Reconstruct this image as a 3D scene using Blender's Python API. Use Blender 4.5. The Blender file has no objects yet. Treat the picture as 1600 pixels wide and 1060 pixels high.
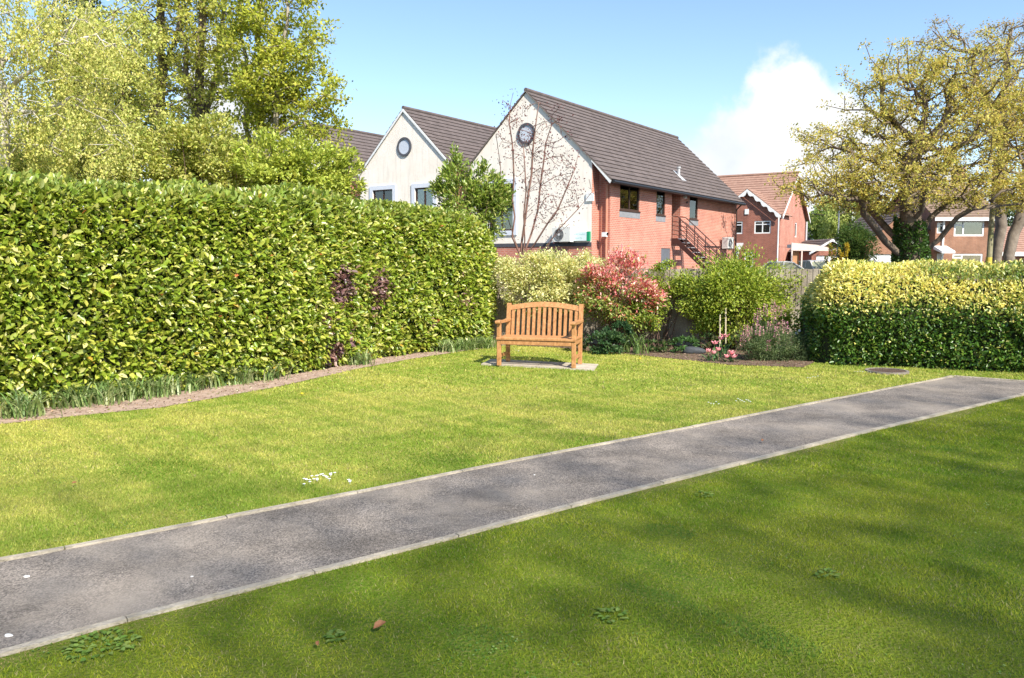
import bpy, math, random
import numpy as np
from mathutils import Vector, Matrix
random.seed(11); RNG = np.random.default_rng(11)
PI = math.pi
scene = bpy.context.scene
COL = scene.collection
# ---------------------------------------------------------------- camera model
FPX = 1250.0; EYE = 1.65; TILT = math.atan(122 / FPX)
O = np.array([0, 0, EYE])
FW = np.array([0, math.cos(TILT), -math.sin(TILT)]); UPV = np.array([0, math.sin(TILT), math.cos(TILT)])
def ray(px, py): return (px - 800) / FPX * np.array([1., 0, 0]) + FW + (530 - py) / FPX * UPV
def G(px, py, z=0.0):
    d = ray(px, py); t = (z - EYE) / d[2]; p = O + t * d; p[2] = z; return p
def D(px, py, Y):
    d = ray(px, py); return O + d * (Y / d[1])
cam = bpy.data.cameras.new('camera'); co = bpy.data.objects.new('camera', cam); COL.objects.link(co)
co.location = O; co.rotation_euler = (PI / 2 - TILT, 0, 0)
cam.sensor_width = 36; cam.lens = 36 * FPX / 1600; cam.clip_end = 4000; cam.clip_start = .05
scene.camera = co
scene.view_settings.view_transform = 'Standard'; scene.view_settings.look = 'None'
scene.view_settings.exposure = 1.22; scene.view_settings.gamma = 1
scene.cycles.max_bounces = 8; scene.cycles.transparent_max_bounces = 16
scene.cycles.use_denoising = True

# ---------------------------------------------------------------- materials
MATS = {}
def nt(m): return m.node_tree.nodes, m.node_tree.links
def mat(name, col, rough=.7, var=.0, scale=6., spec=.4, bump=0., bscale=None, metal=0., col2=None, detail=5):
    if name in MATS: return MATS[name]
    m = bpy.data.materials.new(name); m.use_nodes = True; n, l = nt(m)
    b = n['Principled BSDF']; b.inputs['Roughness'].default_value = rough
    b.inputs['Specular IOR Level'].default_value = spec; b.inputs['Metallic'].default_value = metal
    tc = n.new('ShaderNodeTexCoord')
    if var or col2:
        nz = n.new('ShaderNodeTexNoise'); nz.inputs['Scale'].default_value = scale; nz.inputs['Detail'].default_value = detail
        nz.inputs['Roughness'].default_value = .65
        l.new(tc.outputs['Object'], nz.inputs['Vector'])
        r = n.new('ShaderNodeValToRGB'); e = r.color_ramp.elements
        e[0].position = .33; e[1].position = .67
        c2 = col2 or [c * (1 + var) for c in col]; c1 = col if col2 else [c * (1 - var) for c in col]
        e[0].color = (*c1[:3], 1); e[1].color = (*c2[:3], 1)
        l.new(nz.outputs['Fac'], r.inputs['Fac']); l.new(r.outputs['Color'], b.inputs['Base Color'])
    else: b.inputs['Base Color'].default_value = (*col[:3], 1)
    if bump:
        n2 = n.new('ShaderNodeTexNoise'); n2.inputs['Scale'].default_value = bscale or scale * 6; n2.inputs['Detail'].default_value = 4
        l.new(tc.outputs['Object'], n2.inputs['Vector'])
        bp = n.new('ShaderNodeBump'); bp.inputs['Strength'].default_value = bump; bp.inputs['Distance'].default_value = .02
        l.new(n2.outputs['Fac'], bp.inputs['Height']); l.new(bp.outputs['Normal'], b.inputs['Normal'])
    MATS[name] = m; return m
def leafmat(name, rough=.45, trans=.35, spec=.35):
    """colour of each single leaf comes from the face attribute 'leaf' (the leaf's own pigment)"""
    m = bpy.data.materials.new(name); m.use_nodes = True; n, l = nt(m)
    b = n['Principled BSDF']; b.inputs['Roughness'].default_value = rough; b.inputs['Specular IOR Level'].default_value = spec
    a = n.new('ShaderNodeAttribute'); a.attribute_name = 'leaf'
    l.new(a.outputs['Color'], b.inputs['Base Color'])
    t = n.new('ShaderNodeBsdfTranslucent'); mx = n.new('ShaderNodeMixShader'); mx.inputs[0].default_value = trans
    hs = n.new('ShaderNodeHueSaturation'); hs.inputs['Value'].default_value = 1.5; hs.inputs['Hue'].default_value = .49
    l.new(a.outputs['Color'], hs.inputs['Color']); l.new(hs.outputs['Color'], t.inputs['Color'])
    l.new(b.outputs[0], mx.inputs[1]); l.new(t.outputs[0], mx.inputs[2]); l.new(mx.outputs[0], n['Material Output'].inputs['Surface'])
    return m
def brickmat(name, c1, c2, mortar, bw=.225, bh=.075, ms=.012):
    m = bpy.data.materials.new(name); m.use_nodes = True; n, l = nt(m); b = n['Principled BSDF']; b.inputs['Roughness'].default_value = .85
    tc = n.new('ShaderNodeTexCoord'); s = n.new('ShaderNodeSeparateXYZ'); l.new(tc.outputs['Object'], s.inputs[0])
    ad = n.new('ShaderNodeMath'); l.new(s.outputs[0], ad.inputs[0]); l.new(s.outputs[1], ad.inputs[1])
    cb = n.new('ShaderNodeCombineXYZ'); l.new(ad.outputs[0], cb.inputs[0]); l.new(s.outputs[2], cb.inputs[1])
    br = n.new('ShaderNodeTexBrick'); br.inputs['Scale'].default_value = 1; br.inputs['Brick Width'].default_value = bw
    br.inputs['Row Height'].default_value = bh; br.inputs['Mortar Size'].default_value = ms; br.inputs['Bias'].default_value = -.1
    br.inputs['Color1'].default_value = (*c1, 1); br.inputs['Color2'].default_value = (*c2, 1); br.inputs['Mortar'].default_value = (*mortar, 1)
    l.new(cb.outputs[0], br.inputs['Vector'])
    nz = n.new('ShaderNodeTexNoise'); nz.inputs['Scale'].default_value = 1.1; nz.inputs['Detail'].default_value = 8; nz.inputs['Roughness'].default_value = .7
    l.new(tc.outputs['Object'], nz.inputs['Vector'])
    mr = n.new('ShaderNodeMapRange'); mr.inputs[1].default_value = .3; mr.inputs[2].default_value = .7; mr.inputs[3].default_value = .72; mr.inputs[4].default_value = 1.22
    l.new(nz.outputs['Fac'], mr.inputs[0])
    mu = n.new('ShaderNodeVectorMath'); mu.operation = 'SCALE'; l.new(br.outputs['Color'], mu.inputs[0]); l.new(mr.outputs[0], mu.inputs['Scale'])
    l.new(mu.outputs[0], b.inputs['Base Color'])
    bp = n.new('ShaderNodeBump'); bp.inputs['Strength'].default_value = .4; bp.inputs['Distance'].default_value = .01; bp.invert = True
    l.new(br.outputs['Fac'], bp.inputs['Height']); l.new(bp.outputs['Normal'], b.inputs['Normal'])
    return m
def glassmat(name, tint=(.75, .8, .78), refl=.18):
    m = bpy.data.materials.new(name); m.use_nodes = True; n, l = nt(m)
    t = n.new('ShaderNodeBsdfTransparent'); t.inputs[0].default_value = (*tint, 1)
    g = n.new('ShaderNodeBsdfGlossy'); g.inputs['Roughness'].default_value = .03
    mx = n.new('ShaderNodeMixShader'); fr = n.new('ShaderNodeFresnel'); fr.inputs[0].default_value = 1.5
    mm = n.new('ShaderNodeMath'); mm.operation = 'ADD'; mm.inputs[1].default_value = refl; l.new(fr.outputs[0], mm.inputs[0]); l.new(mm.outputs[0], mx.inputs[0])
    l.new(t.outputs[0], mx.inputs[1]); l.new(g.outputs[0], mx.inputs[2]); l.new(mx.outputs[0], n['Material Output'].inputs['Surface'])
    return m
BRICK = brickmat('red_brick', (.55, .185, .12), (.44, .135, .085), (.52, .33, .26))
BRICK_A = brickmat('brown_brick', (.34, .105, .065), (.25, .07, .045), (.32, .2, .15))
BRICK_B = brickmat('orange_brick', (.32, .135, .07), (.24, .09, .045), (.30, .21, .15))
def streaked(m):
    n, l = nt(m); b = n['Principled BSDF']; src = b.inputs['Base Color'].links[0].from_socket; tc = n.new('ShaderNodeTexCoord'); mp = n.new('ShaderNodeMapping'); mp.inputs['Scale'].default_value = (3.2, 3.2, .35); l.new(tc.outputs['Object'], mp.inputs[0])
    z = n.new('ShaderNodeTexNoise'); z.inputs['Scale'].default_value = 1.6; z.inputs['Detail'].default_value = 8; z.inputs['Roughness'].default_value = .7; l.new(mp.outputs[0], z.inputs['Vector'])
    r = n.new('ShaderNodeMapRange'); r.inputs[1].default_value = .5; r.inputs[2].default_value = .72; r.inputs[3].default_value = 1; r.inputs[4].default_value = .80; l.new(z.outputs['Fac'], r.inputs[0])
    v = n.new('ShaderNodeVectorMath'); v.operation = 'SCALE'; l.new(src, v.inputs[0]); l.new(r.outputs[0], v.inputs['Scale']); l.new(v.outputs[0], b.inputs['Base Color']); return m
RENDERW = mat('cream_render', (.86, .77, .66), .9, scale=1.3, col2=(.92, .85, .75), bump=.3, bscale=60, detail=9)
streaked(RENDERW)
TILE = mat('brown_roof_tile', (.092, .073, .066), .85, scale=2.2, col2=(.15, .12, .11), bump=.5, bscale=25, detail=9)
TILE_A = mat('red_roof_tile', (.27, .15, .11), .85, scale=3, col2=(.36, .22, .16), bump=.4, bscale=20)
WHITE = mat('white_paint', (.78, .78, .76), .5, var=.05)
DARKBROWN = mat('dark_brown_paint', (.055, .028, .02), .45, var=.15)
GREY = mat('grey_stone', (.24, .24, .25), .8, var=.15)
BLACKP = mat('black_plastic', (.02, .02, .022), .4)
GLASS = glassmat('window_glass', refl=.10)
INT = mat('interior_plaster', (.25, .23, .2), .9)
CURTAIN = mat('curtain_cloth', (.42, .46, .30), .9, var=.1)
LEAF = leafmat('leaf', .42, .35, .35); LEAFG = leafmat('glossy_leaf', .36, .3, .65); LEAFM = leafmat('matt_leaf', .6, .4, .2)
BARK = mat('bark', (.085, .062, .043), .95, scale=3, col2=(.20, .155, .11), bump=.9, bscale=14, detail=8)
BARKP = mat('pale_bark', (.24, .2, .15), .95, scale=2, col2=(.38, .33, .26), bump=.7, bscale=10, detail=8)
TWIG = mat('twig_bark', (.12, .075, .055), .9, var=.3)
SOIL = mat('soil', (.10, .062, .04), .95, scale=9, col2=(.22, .15, .10), bump=1., bscale=45, detail=9)
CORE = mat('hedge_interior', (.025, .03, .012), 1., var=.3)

# ---------------------------------------------------------------- mesh helpers
def mesh_np(name, verts, faces, m, parent=None, cols=None, smooth=False):
    """verts (n,3), faces list of (k,c) int arrays with the same c, or one array; cols (nf,3) per face"""
    if not isinstance(faces, list): faces = [faces]
    me = bpy.data.meshes.new(name); verts = np.asarray(verts, dtype=np.float32)
    me.vertices.add(len(verts)); me.vertices.foreach_set('co', verts.ravel())
    nl = sum(f.size for f in faces); nf = sum(len(f) for f in faces)
    me.loops.add(nl); me.polygons.add(nf)
    me.loops.foreach_set('vertex_index', np.concatenate([f.ravel() for f in faces]).astype(np.int32))
    st = []; s = 0
    for f in faces: st.append(s + np.arange(len(f)) * f.shape[1]); s += f.size
    me.polygons.foreach_set('loop_start', np.concatenate(st).astype(np.int32))
    if smooth: me.polygons.foreach_set('use_smooth', np.ones(nf, dtype=bool))
    me.update(calc_edges=True)
    if cols is not None:
        a = me.attributes.new('leaf', 'FLOAT_COLOR', 'FACE'); c = np.ones((nf, 4), dtype=np.float32); c[:, :3] = cols
        a.data.foreach_set('color', c.ravel())
    o = bpy.data.objects.new(name, me); COL.objects.link(o); me.materials.append(m)
    if parent: o.parent = parent
    return o
def tag(o, label=None, cat=None, group=None, kind=None):
    if label: o['label'] = label
    if cat: o['category'] = cat
    if group: o['group'] = group
    if kind: o['kind'] = kind
    return o
def empty(name, label, cat, loc=(0, 0, 0), rz=0, group=None):
    o = bpy.data.objects.new(name, None); COL.objects.link(o); o.location = loc; o.rotation_euler = (0, 0, rz); o.empty_display_size = .3
    return tag(o, label, cat, group)
def dup(root, loc, rz=None, label=None, scale=None):
    r = root.copy(); COL.objects.link(r); r.location = loc
    if rz is not None: r.rotation_euler = (0, 0, rz)
    if scale: r.scale = (scale,) * 3
    if label: r['label'] = label
    def rec(a, b):
        for ch in list(a.children):
            c = ch.copy(); COL.objects.link(c); c.parent = b; rec(ch, c)
    rec(root, r); return r
class MB:
    def __init__(s): s.v = []; s.f = []
    def add(s, v, f):
        o = len(s.v); s.v += [tuple(map(float, p)) for p in v]; s.f += [tuple(i + o for i in q) for q in f]; return s
    def box(s, x0, x1, y0, y1, z0, z1):
        x0, x1 = min(x0, x1), max(x0, x1); y0, y1 = min(y0, y1), max(y0, y1); z0, z1 = min(z0, z1), max(z0, z1)
        return s.add([(x, y, z) for z in (z0, z1) for x, y in ((x0, y0), (x1, y0), (x1, y1), (x0, y1))],
                     [(0, 3, 2, 1), (4, 5, 6, 7), (0, 1, 5, 4), (1, 2, 6, 5), (2, 3, 7, 6), (3, 0, 4, 7)])
    def bbox(s, x0, x1, y0, y1, z0, z1, b=.006):
        """box with chamfered edges along its longest axis pair (simple: 8-gon section on the two shortest)"""
        dx, dy, dz = x1 - x0, y1 - y0, z1 - z0
        ax = max(range(3), key=lambda i: (dx, dy, dz)[i]); lo = [x0, y0, z0]; hi = [x1, y1, z1]
        u, w = [i for i in range(3) if i != ax]
        ring = [(lo[u] + b, lo[w]), (hi[u] - b, lo[w]), (hi[u], lo[w] + b), (hi[u], hi[w] - b), (hi[u] - b, hi[w]), (lo[u] + b, hi[w]), (lo[u], hi[w] - b), (lo[u], lo[w] + b)]
        vs = []
        for a in (lo[ax], hi[ax]):
            for p, q in ring:
                c = [0, 0, 0]; c[ax] = a; c[u] = p; c[w] = q; vs.append(c)
        return s.add(vs, [tuple(range(7, -1, -1)), tuple(range(8, 16))] + [(i, (i + 1) % 8, 8 + (i + 1) % 8, 8 + i) for i in range(8)])
    def prism(s, poly, a, b, ax='y'):
        """poly in the plane of the other two axes, extruded along ax from a to b"""
        n = len(poly)
        def P(p, t): return {'y': (p[0], t, p[1]), 'x': (t, p[0], p[1]), 'z': (p[0], p[1], t)}[ax]
        return s.add([P(p, a) for p in poly] + [P(p, b) for p in poly],
                     [tuple(range(n)), tuple(range(2 * n - 1, n - 1, -1))] + [(i, i + n, (i + 1) % n + n, (i + 1) % n) for i in range(n)])
    def bar(s, p, q, w, h=None, up=(0, 0, 1)):
        h = h or w; p = Vector(p); q = Vector(q); d = (q - p).normalized(); u = Vector(up)
        if abs(d.dot(u)) > .98: u = Vector((1, 0, 0))
        a = d.cross(u).normalized() * w / 2; b = a.cross(d).normalized() * h / 2
        vs = [c + i * a + j * b for c in (p, q) for i, j in ((-1, -1), (1, -1), (1, 1), (-1, 1))]
        return s.add(vs, [(0, 3, 2, 1), (4, 5, 6, 7), (0, 1, 5, 4), (1, 2, 6, 5), (2, 3, 7, 6), (3, 0, 4, 7)])
    def tube(s, pts, r, n=8, cap=True):
        pts = [Vector(p) for p in pts]; rs = [float(q) for q in r] if hasattr(r, '__len__') else [r] * len(pts)
        vs = []; a = None
        for i, p in enumerate(pts):
            d = (pts[min(i + 1, len(pts) - 1)] - pts[max(i - 1, 0)]).normalized()
            if a is None: a = d.cross(Vector((0, 0, 1)) if abs(d.z) < .9 else Vector((1, 0, 0))).normalized()
            a = (a - d * a.dot(d)).normalized(); b = d.cross(a)
            vs += [p + rs[i] * (math.cos(2 * PI * k / n) * a + math.sin(2 * PI * k / n) * b) for k in range(n)]
        fs = [(i * n + k, i * n + (k + 1) % n, (i + 1) * n + (k + 1) % n, (i + 1) * n + k) for i in range(len(pts) - 1) for k in range(n)]
        if cap: fs += [tuple(range(n - 1, -1, -1)), tuple(range((len(pts) - 1) * n, len(pts) * n))]
        return s.add(vs, fs)
    def disc(s, c, nrm, ro, ri, t, n=32):
        """ring (ri>0) or disc of thickness t, facing nrm"""
        c = Vector(c); d = Vector(nrm).normalized(); a = d.orthogonal().normalized(); b = d.cross(a)
        ring = lambda r, h: [c + d * h + r * (math.cos(2 * PI * k / n) * a + math.sin(2 * PI * k / n) * b) for k in range(n)]
        if ri > 0:
            vs = ring(ro, 0) + ring(ro, t) + ring(ri, t) + ring(ri, 0)
            fs = [(j * n + k, j * n + (k + 1) % n, ((j + 1) % 4) * n + (k + 1) % n, ((j + 1) % 4) * n + k) for j in range(4) for k in range(n)]
        else:
            vs = ring(ro, 0) + ring(ro, t); fs = [(k, (k + 1) % n, n + (k + 1) % n, n + k) for k in range(n)] + [tuple(range(n - 1, -1, -1)), tuple(range(n, 2 * n))]
        return s.add(vs, fs)
    def holes(s, ax, c0, c1, u0, u1, z0, z1, hs):
        """wall panel thick c0..c1 on axis ax, spanning u0..u1, z0..z1 with rectangular holes (ua,ub,za,zb)"""
        us = sorted({u0, u1, *[h[0] for h in hs], *[h[1] for h in hs]}); zs = sorted({z0, z1, *[h[2] for h in hs], *[h[3] for h in hs]})
        for a, b in zip(us, us[1:]):
            for c, d in zip(zs, zs[1:]):
                if any(h[0] <= (a + b) / 2 <= h[1] and h[2] <= (c + d) / 2 <= h[3] for h in hs): continue
                if ax == 'y': s.box(a, b, c0, c1, c, d)
                else: s.box(c0, c1, a, b, c, d)
        return s
    def build(s, name, m, parent=None, smooth=False):
        me = bpy.data.meshes.new(name); me.from_pydata(s.v, [], s.f); me.update()
        if smooth: me.polygons.foreach_set('use_smooth', np.ones(len(s.f), dtype=bool))
        o = bpy.data.objects.new(name, me); COL.objects.link(o); me.materials.append(m)
        if parent: o.parent = parent
        return o
def vnoise(p, s, seed=0):
    """cheap smooth 3-D noise, -1..1"""
    p = np.asarray(p) * s + seed * 7.3; x, y, z = p[..., 0], p[..., 1], p[..., 2]
    return (np.sin(x * 1.1 + 1.7 * np.sin(y * .9 + z * .7)) + np.sin(y * 1.3 + 1.5 * np.sin(z * 1.1 + x * .8) + 2) + np.sin(z * 1.2 + 1.6 * np.sin(x * 1.2 + y * 1.1) + 4)) / 3
def unit(a): return a / np.maximum(np.linalg.norm(a, axis=-1, keepdims=True), 1e-9)
def leafgeo(P, Ndir, L, W, fold=.25, nrm=None, simple=False):
    """leaves at P pointing along Ndir, length L, width W; returns verts, faces"""
    n = len(P); d = unit(Ndir)
    up = nrm if nrm is not None else unit(RNG.normal(size=(n, 3)))
    s = unit(np.cross(d, up)); u = np.cross(s, d)
    L = np.broadcast_to(L, (n,))[:, None]; W = np.broadcast_to(W, (n,))[:, None]
    b = P; t = P + d * L
    if simple:
        m1 = P + d * L * .5 + s * W * .5; m2 = P + d * L * .5 - s * W * .5
        V = np.stack([b, m1, t, m2], 1).reshape(-1, 3); F = np.arange(n * 4).reshape(n, 4)
        return V, F
    h = u * W * fold
    r1 = P + d * L * .3 + s * W * .46 + h; r2 = P + d * L * .68 + s * W * .42 + h * .9
    l1 = P + d * L * .3 - s * W * .46 + h; l2 = P + d * L * .68 - s * W * .42 + h * .9
    t = t - u * L * .08
    V = np.stack([b, r1, r2, t, l2, l1], 1).reshape(-1, 3); i = np.arange(n)[:, None] * 6
    F = np.concatenate([i + np.array([[0, 1, 2, 3]]), i + np.array([[0, 3, 4, 5]])], 1).reshape(-1, 4)
    return V, F
def palette(n, cols, wts=None, jit=.18, k=None):
    cols = np.array(cols); idx = RNG.choice(len(cols), n, p=None if wts is None else np.array(wts) / sum(wts))
    c = cols[idx] * (1 + RNG.uniform(-jit, jit, (n, 1))) * (1 + RNG.uniform(-.06, .06, (n, 3)))
    return np.clip(c, .001, .95)

# ---------------------------------------------------------------- world and sun
SUN_EL = math.radians(43); sd = np.array([.50, -.866]); sd = sd / np.linalg.norm(sd)
az = math.atan2(sd[1], sd[0])
w = bpy.data.worlds.new('World'); scene.world = w; w.use_nodes = True; n, l = w.node_tree.nodes, w.node_tree.links
bg = n['Background']; sky = n.new('ShaderNodeTexSky'); sky.sky_type = 'NISHITA'; sky.sun_disc = False
sky.sun_elevation = SUN_EL; sky.sun_rotation = PI / 2 - az; sky.air_density = 1.0; sky.dust_density = .15; sky.ozone_density = 2.6
tc = n.new('ShaderNodeTexCoord'); nz = n.new('ShaderNodeTexNoise'); nz.inputs['Scale'].default_value = 9; nz.inputs['Detail'].default_value = 9; nz.inputs['Roughness'].default_value = .58
l.new(tc.outputs['Generated'], nz.inputs['Vector'])
def M(op, a, b=None, c=None):
    x = n.new('ShaderNodeMath'); x.operation = op
    for i, q in enumerate((a, b, c)):
        if q is None: continue
        if hasattr(q, 'links') or hasattr(q, 'is_linked'): l.new(q, x.inputs[i])
        else: x.inputs[i].default_value = q
    return x.outputs[0]
mask = None
for (px, py, rad) in ((1225, 225, 5.0), (1160, 275, 5.6), (1290, 270, 5.8), (1100, 300, 4.4), (1420, 340, 5.5), (1250, 155, 2.3), (1390, 225, 3.5), (390, 170, 5.), (330, 330, 7.), (60, 330, 7), (-400, 250, 12), (2100, 200, 12)):
    d = unit(ray(px, py)[None])[0]
    v = n.new('ShaderNodeVectorMath'); v.operation = 'DISTANCE'; l.new(tc.outputs['Generated'], v.inputs[0]); v.inputs[1].default_value = d
    r = 2 * math.sin(math.radians(rad) / 2)
    e = M('SUBTRACT', 1.0, M('DIVIDE', v.outputs['Value'], r))
    mask = e if mask is None else M('MAXIMUM', mask, e)
mk = M('ADD', mask, M('MULTIPLY', M('SUBTRACT', nz.outputs['Fac'], .5), 2.0))
mr = n.new('ShaderNodeMapRange'); mr.interpolation_type = 'SMOOTHSTEP'; mr.inputs[1].default_value = .0; mr.inputs[2].default_value = .36; l.new(mk, mr.inputs[0])
mx = n.new('ShaderNodeMix'); mx.data_type = 'RGBA'; l.new(mr.outputs[0], mx.inputs['Factor'])
tn = n.new('ShaderNodeMix'); tn.data_type = 'RGBA'; tn.blend_type = 'MULTIPLY'; tn.inputs['Factor'].default_value = 1; l.new(sky.outputs[0], tn.inputs['A']); tn.inputs['B'].default_value = (.86, .86, .88, 1)
l.new(tn.outputs['Result'], mx.inputs['A']); n3 = n.new('ShaderNodeTexNoise'); n3.inputs['Scale'].default_value = 4.5; n3.inputs['Detail'].default_value = 8; l.new(tc.outputs['Generated'], n3.inputs['Vector'])
r3 = n.new('ShaderNodeValToRGB'); r3.color_ramp.elements[0].position = .38; r3.color_ramp.elements[1].position = .58; r3.color_ramp.elements[0].color = (2.9, 3.2, 3.6, 1); r3.color_ramp.elements[1].color = (4.2, 4.3, 4.4, 1); l.new(n3.outputs['Fac'], r3.inputs['Fac']); l.new(r3.outputs['Color'], mx.inputs['B'])
l.new(mx.outputs['Result'], bg.inputs[0]); bg.inputs[1].default_value = .115
sl = bpy.data.lights.new('sun', 'SUN'); sl.energy = 3.8; sl.angle = math.radians(.6); sl.color = (1, .94, .84)
so = bpy.data.objects.new('sun', sl); COL.objects.link(so)
sdir = Vector((sd[0] * math.cos(SUN_EL), sd[1] * math.cos(SUN_EL), math.sin(SUN_EL)))
so.rotation_euler = sdir.to_track_quat('Z', 'Y').to_euler(); so.location = (20, -20, 30)

# ---------------------------------------------------------------- ground
def poly_sheet(name, pts, z, m, thick=None, **k):
    mb = MB(); n_ = len(pts)
    if thick: mb.prism([(p[0], p[1]) for p in pts], z - thick, z, 'z')
    else: mb.add([(p[0], p[1], z) for p in pts], [tuple(range(n_))])
    o = mb.build(name, m); tag(o, kind='structure', **k); return o
def inpoly(P, poly):
    x, y = P[:, 0], P[:, 1]; ins = np.zeros(len(P), bool); q = np.array([(p[0], p[1]) for p in poly]); j = len(q) - 1
    for i in range(len(q)):
        c = ((q[i, 1] > y) != (q[j, 1] > y)) & (x < (q[j, 0] - q[i, 0]) * (y - q[i, 1]) / (q[j, 1] - q[i, 1] + 1e-12) + q[i, 0])
        ins ^= c; j = i
    return ins
def lawnmat(name, ca, cb, cc):
    m = bpy.data.materials.new(name); m.use_nodes = True; n, l = nt(m); b = n['Principled BSDF']; b.inputs['Roughness'].default_value = .9; b.inputs['Specular IOR Level'].default_value = .1
    tc = n.new('ShaderNodeTexCoord')
    a = n.new('ShaderNodeTexNoise'); a.inputs['Scale'].default_value = .9; a.inputs['Detail'].default_value = 6; l.new(tc.outputs['Object'], a.inputs['Vector'])
    f = n.new('ShaderNodeTexNoise'); f.inputs['Scale'].default_value = 60; f.inputs['Detail'].default_value = 6; l.new(tc.outputs['Object'], f.inputs['Vector'])
    r = n.new('ShaderNodeValToRGB'); e = r.color_ramp.elements; e[0].position = .36; e[1].position = .66; e[0].color = (*ca, 1); e[1].color = (*cb, 1)
    l.new(a.outputs['Fac'], r.inputs['Fac'])
    mx = n.new('ShaderNodeMix'); mx.data_type = 'RGBA'; mr = n.new('ShaderNodeMapRange'); mr.inputs[1].default_value = .45; mr.inputs[2].default_value = .72
    l.new(f.outputs['Fac'], mr.inputs[0]); l.new(mr.outputs[0], mx.inputs['Factor']); l.new(r.outputs['Color'], mx.inputs['A']); mx.inputs['B'].default_value = (*cc, 1)
    l.new(mx.outputs['Result'], b.inputs['Base Color'])
    bp = n.new('ShaderNodeBump'); bp.inputs['Strength'].default_value = .8; bp.inputs['Distance'].default_value = .03; l.new(f.outputs['Fac'], bp.inputs['Height']); l.new(bp.outputs['Normal'], b.inputs['Normal'])
    return m
LAWN = lawnmat('lawn_turf', (.18, .26, .024), (.34, .35, .05), (.40, .36, .11))
poly_sheet('ground', [(-1500, -600), (1500, -600), (1500, 2500), (-1500, 2500)], -.02, mat('rough_ground', (.07, .10, .03), .95, scale=.3, col2=(.13, .14, .06)))
poly_sheet('lawn', [(-16, -14), (22, -14), (22, 17.5), (-16, 17.5)], 0, LAWN)
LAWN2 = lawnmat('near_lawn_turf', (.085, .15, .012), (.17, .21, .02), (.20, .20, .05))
poly_sheet('car_park', [(-60, 17.6), (80, 17.6), (80, 57), (-60, 57)], -.008, mat('asphalt', (.045, .045, .048), .9, var=.2, scale=3, bump=.4, bscale=120))
KU = [(-220, 920), (0, 883), (240, 835), (412, 803), (600, 766), (772, 730), (1034, 680), (1250, 637), (1490, 590)]
KL = [(-200, 1078), (0, 1025), (199, 968), (292, 946), (450, 904), (600, 869), (772, 822), (1100, 739), (1350, 676), (1600, 617)]
ku = [G(*p) for p in KU]; kl = [G(*p) for p in KL]
kdir = unit((kl[-1] - kl[-3])[None])[0]; kl.append(kl[-1] + kdir * 1.4)
kx = ku[-1]; k2 = G(1600, 598); kd2 = unit((k2 - kx)[None])[0]; kur = [kx, k2, kx + kd2 * 9]
klr = [kl[-1], kl[-1] + kd2 * 7.5]
PATHP = ku + kur[1:] + klr[::-1] + kl[::-1][1:]
def pathmat():
    m = bpy.data.materials.new('tarmac'); m.use_nodes = True; n, l = nt(m); b = n['Principled BSDF']; b.inputs['Roughness'].default_value = .85; b.inputs['Specular IOR Level'].default_value = .3
    tc = n.new('ShaderNodeTexCoord')
    def N(s, d, r=.6):
        x = n.new('ShaderNodeTexNoise'); x.inputs['Scale'].default_value = s; x.inputs['Detail'].default_value = d; x.inputs['Roughness'].default_value = r; l.new(tc.outputs['Object'], x.inputs['Vector']); return x.outputs['Fac']
    v = n.new('ShaderNodeTexVoronoi'); v.inputs['Scale'].default_value = 130; l.new(tc.outputs['Object'], v.inputs['Vector'])
    r = n.new('ShaderNodeValToRGB'); e = r.color_ramp.elements; e[0].position = .32; e[1].position = .7; e[0].color = (.135, .116, .098, 1); e[1].color = (.30, .26, .22, 1); l.new(N(1.6, 9, .68), r.inputs['Fac'])
    r2 = n.new('ShaderNodeValToRGB'); e = r2.color_ramp.elements; e[0].position = .2; e[1].position = .95; e[0].color = (.45, .45, .45, 1); e[1].color = (1.9, 1.85, 1.8, 1); l.new(v.outputs['Color'], r2.inputs['Fac'])
    mu = n.new('ShaderNodeMix'); mu.data_type = 'RGBA'; mu.blend_type = 'MULTIPLY'; mu.inputs['Factor'].default_value = .8; l.new(r.outputs['Color'], mu.inputs['A']); l.new(r2.outputs['Color'], mu.inputs['B'])
    st = n.new('ShaderNodeMapRange'); st.inputs[1].default_value = .50; st.inputs[2].default_value = .72; l.new(N(.7, 5), st.inputs[0])
    mx = n.new('ShaderNodeMix'); mx.data_type = 'RGBA'; l.new(st.outputs[0], mx.inputs['Factor']); l.new(mu.outputs['Result'], mx.inputs['A']); mx.inputs['B'].default_value = (.38, .32, .255, 1)
    l.new(mx.outputs['Result'], b.inputs['Base Color'])
    bp = n.new('ShaderNodeBump'); bp.inputs['Strength'].default_value = .7; bp.inputs['Distance'].default_value = .006; l.new(v.outputs['Distance'], bp.inputs['Height']); l.new(bp.outputs['Normal'], b.inputs['Normal'])
    return m
def resample(pts, n_):
    q = np.array([p[:2] for p in pts]); g_ = np.concatenate([[0], np.cumsum(np.linalg.norm(np.diff(q, axis=0), axis=1))]); t = np.linspace(0, g_[-1], n_); return np.stack([np.interp(t, g_, q[:, 0]), np.interp(t, g_, q[:, 1])], 1)
pa, pb = resample(ku + kur[1:], 60), resample(kl + klr[1:], 60); mb = MB(); mb.add([(*p, .012) for p in pa] + [(*p, .012) for p in pb], [(i, 60 + i, 61 + i, i + 1) for i in range(59)])
tag(mb.build('path', pathmat()), kind='structure')
KERB = mat('concrete_edging', (.30, .255, .19), .9, scale=7, col2=(.52, .45, .35), bump=.7, bscale=50, detail=9)
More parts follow.
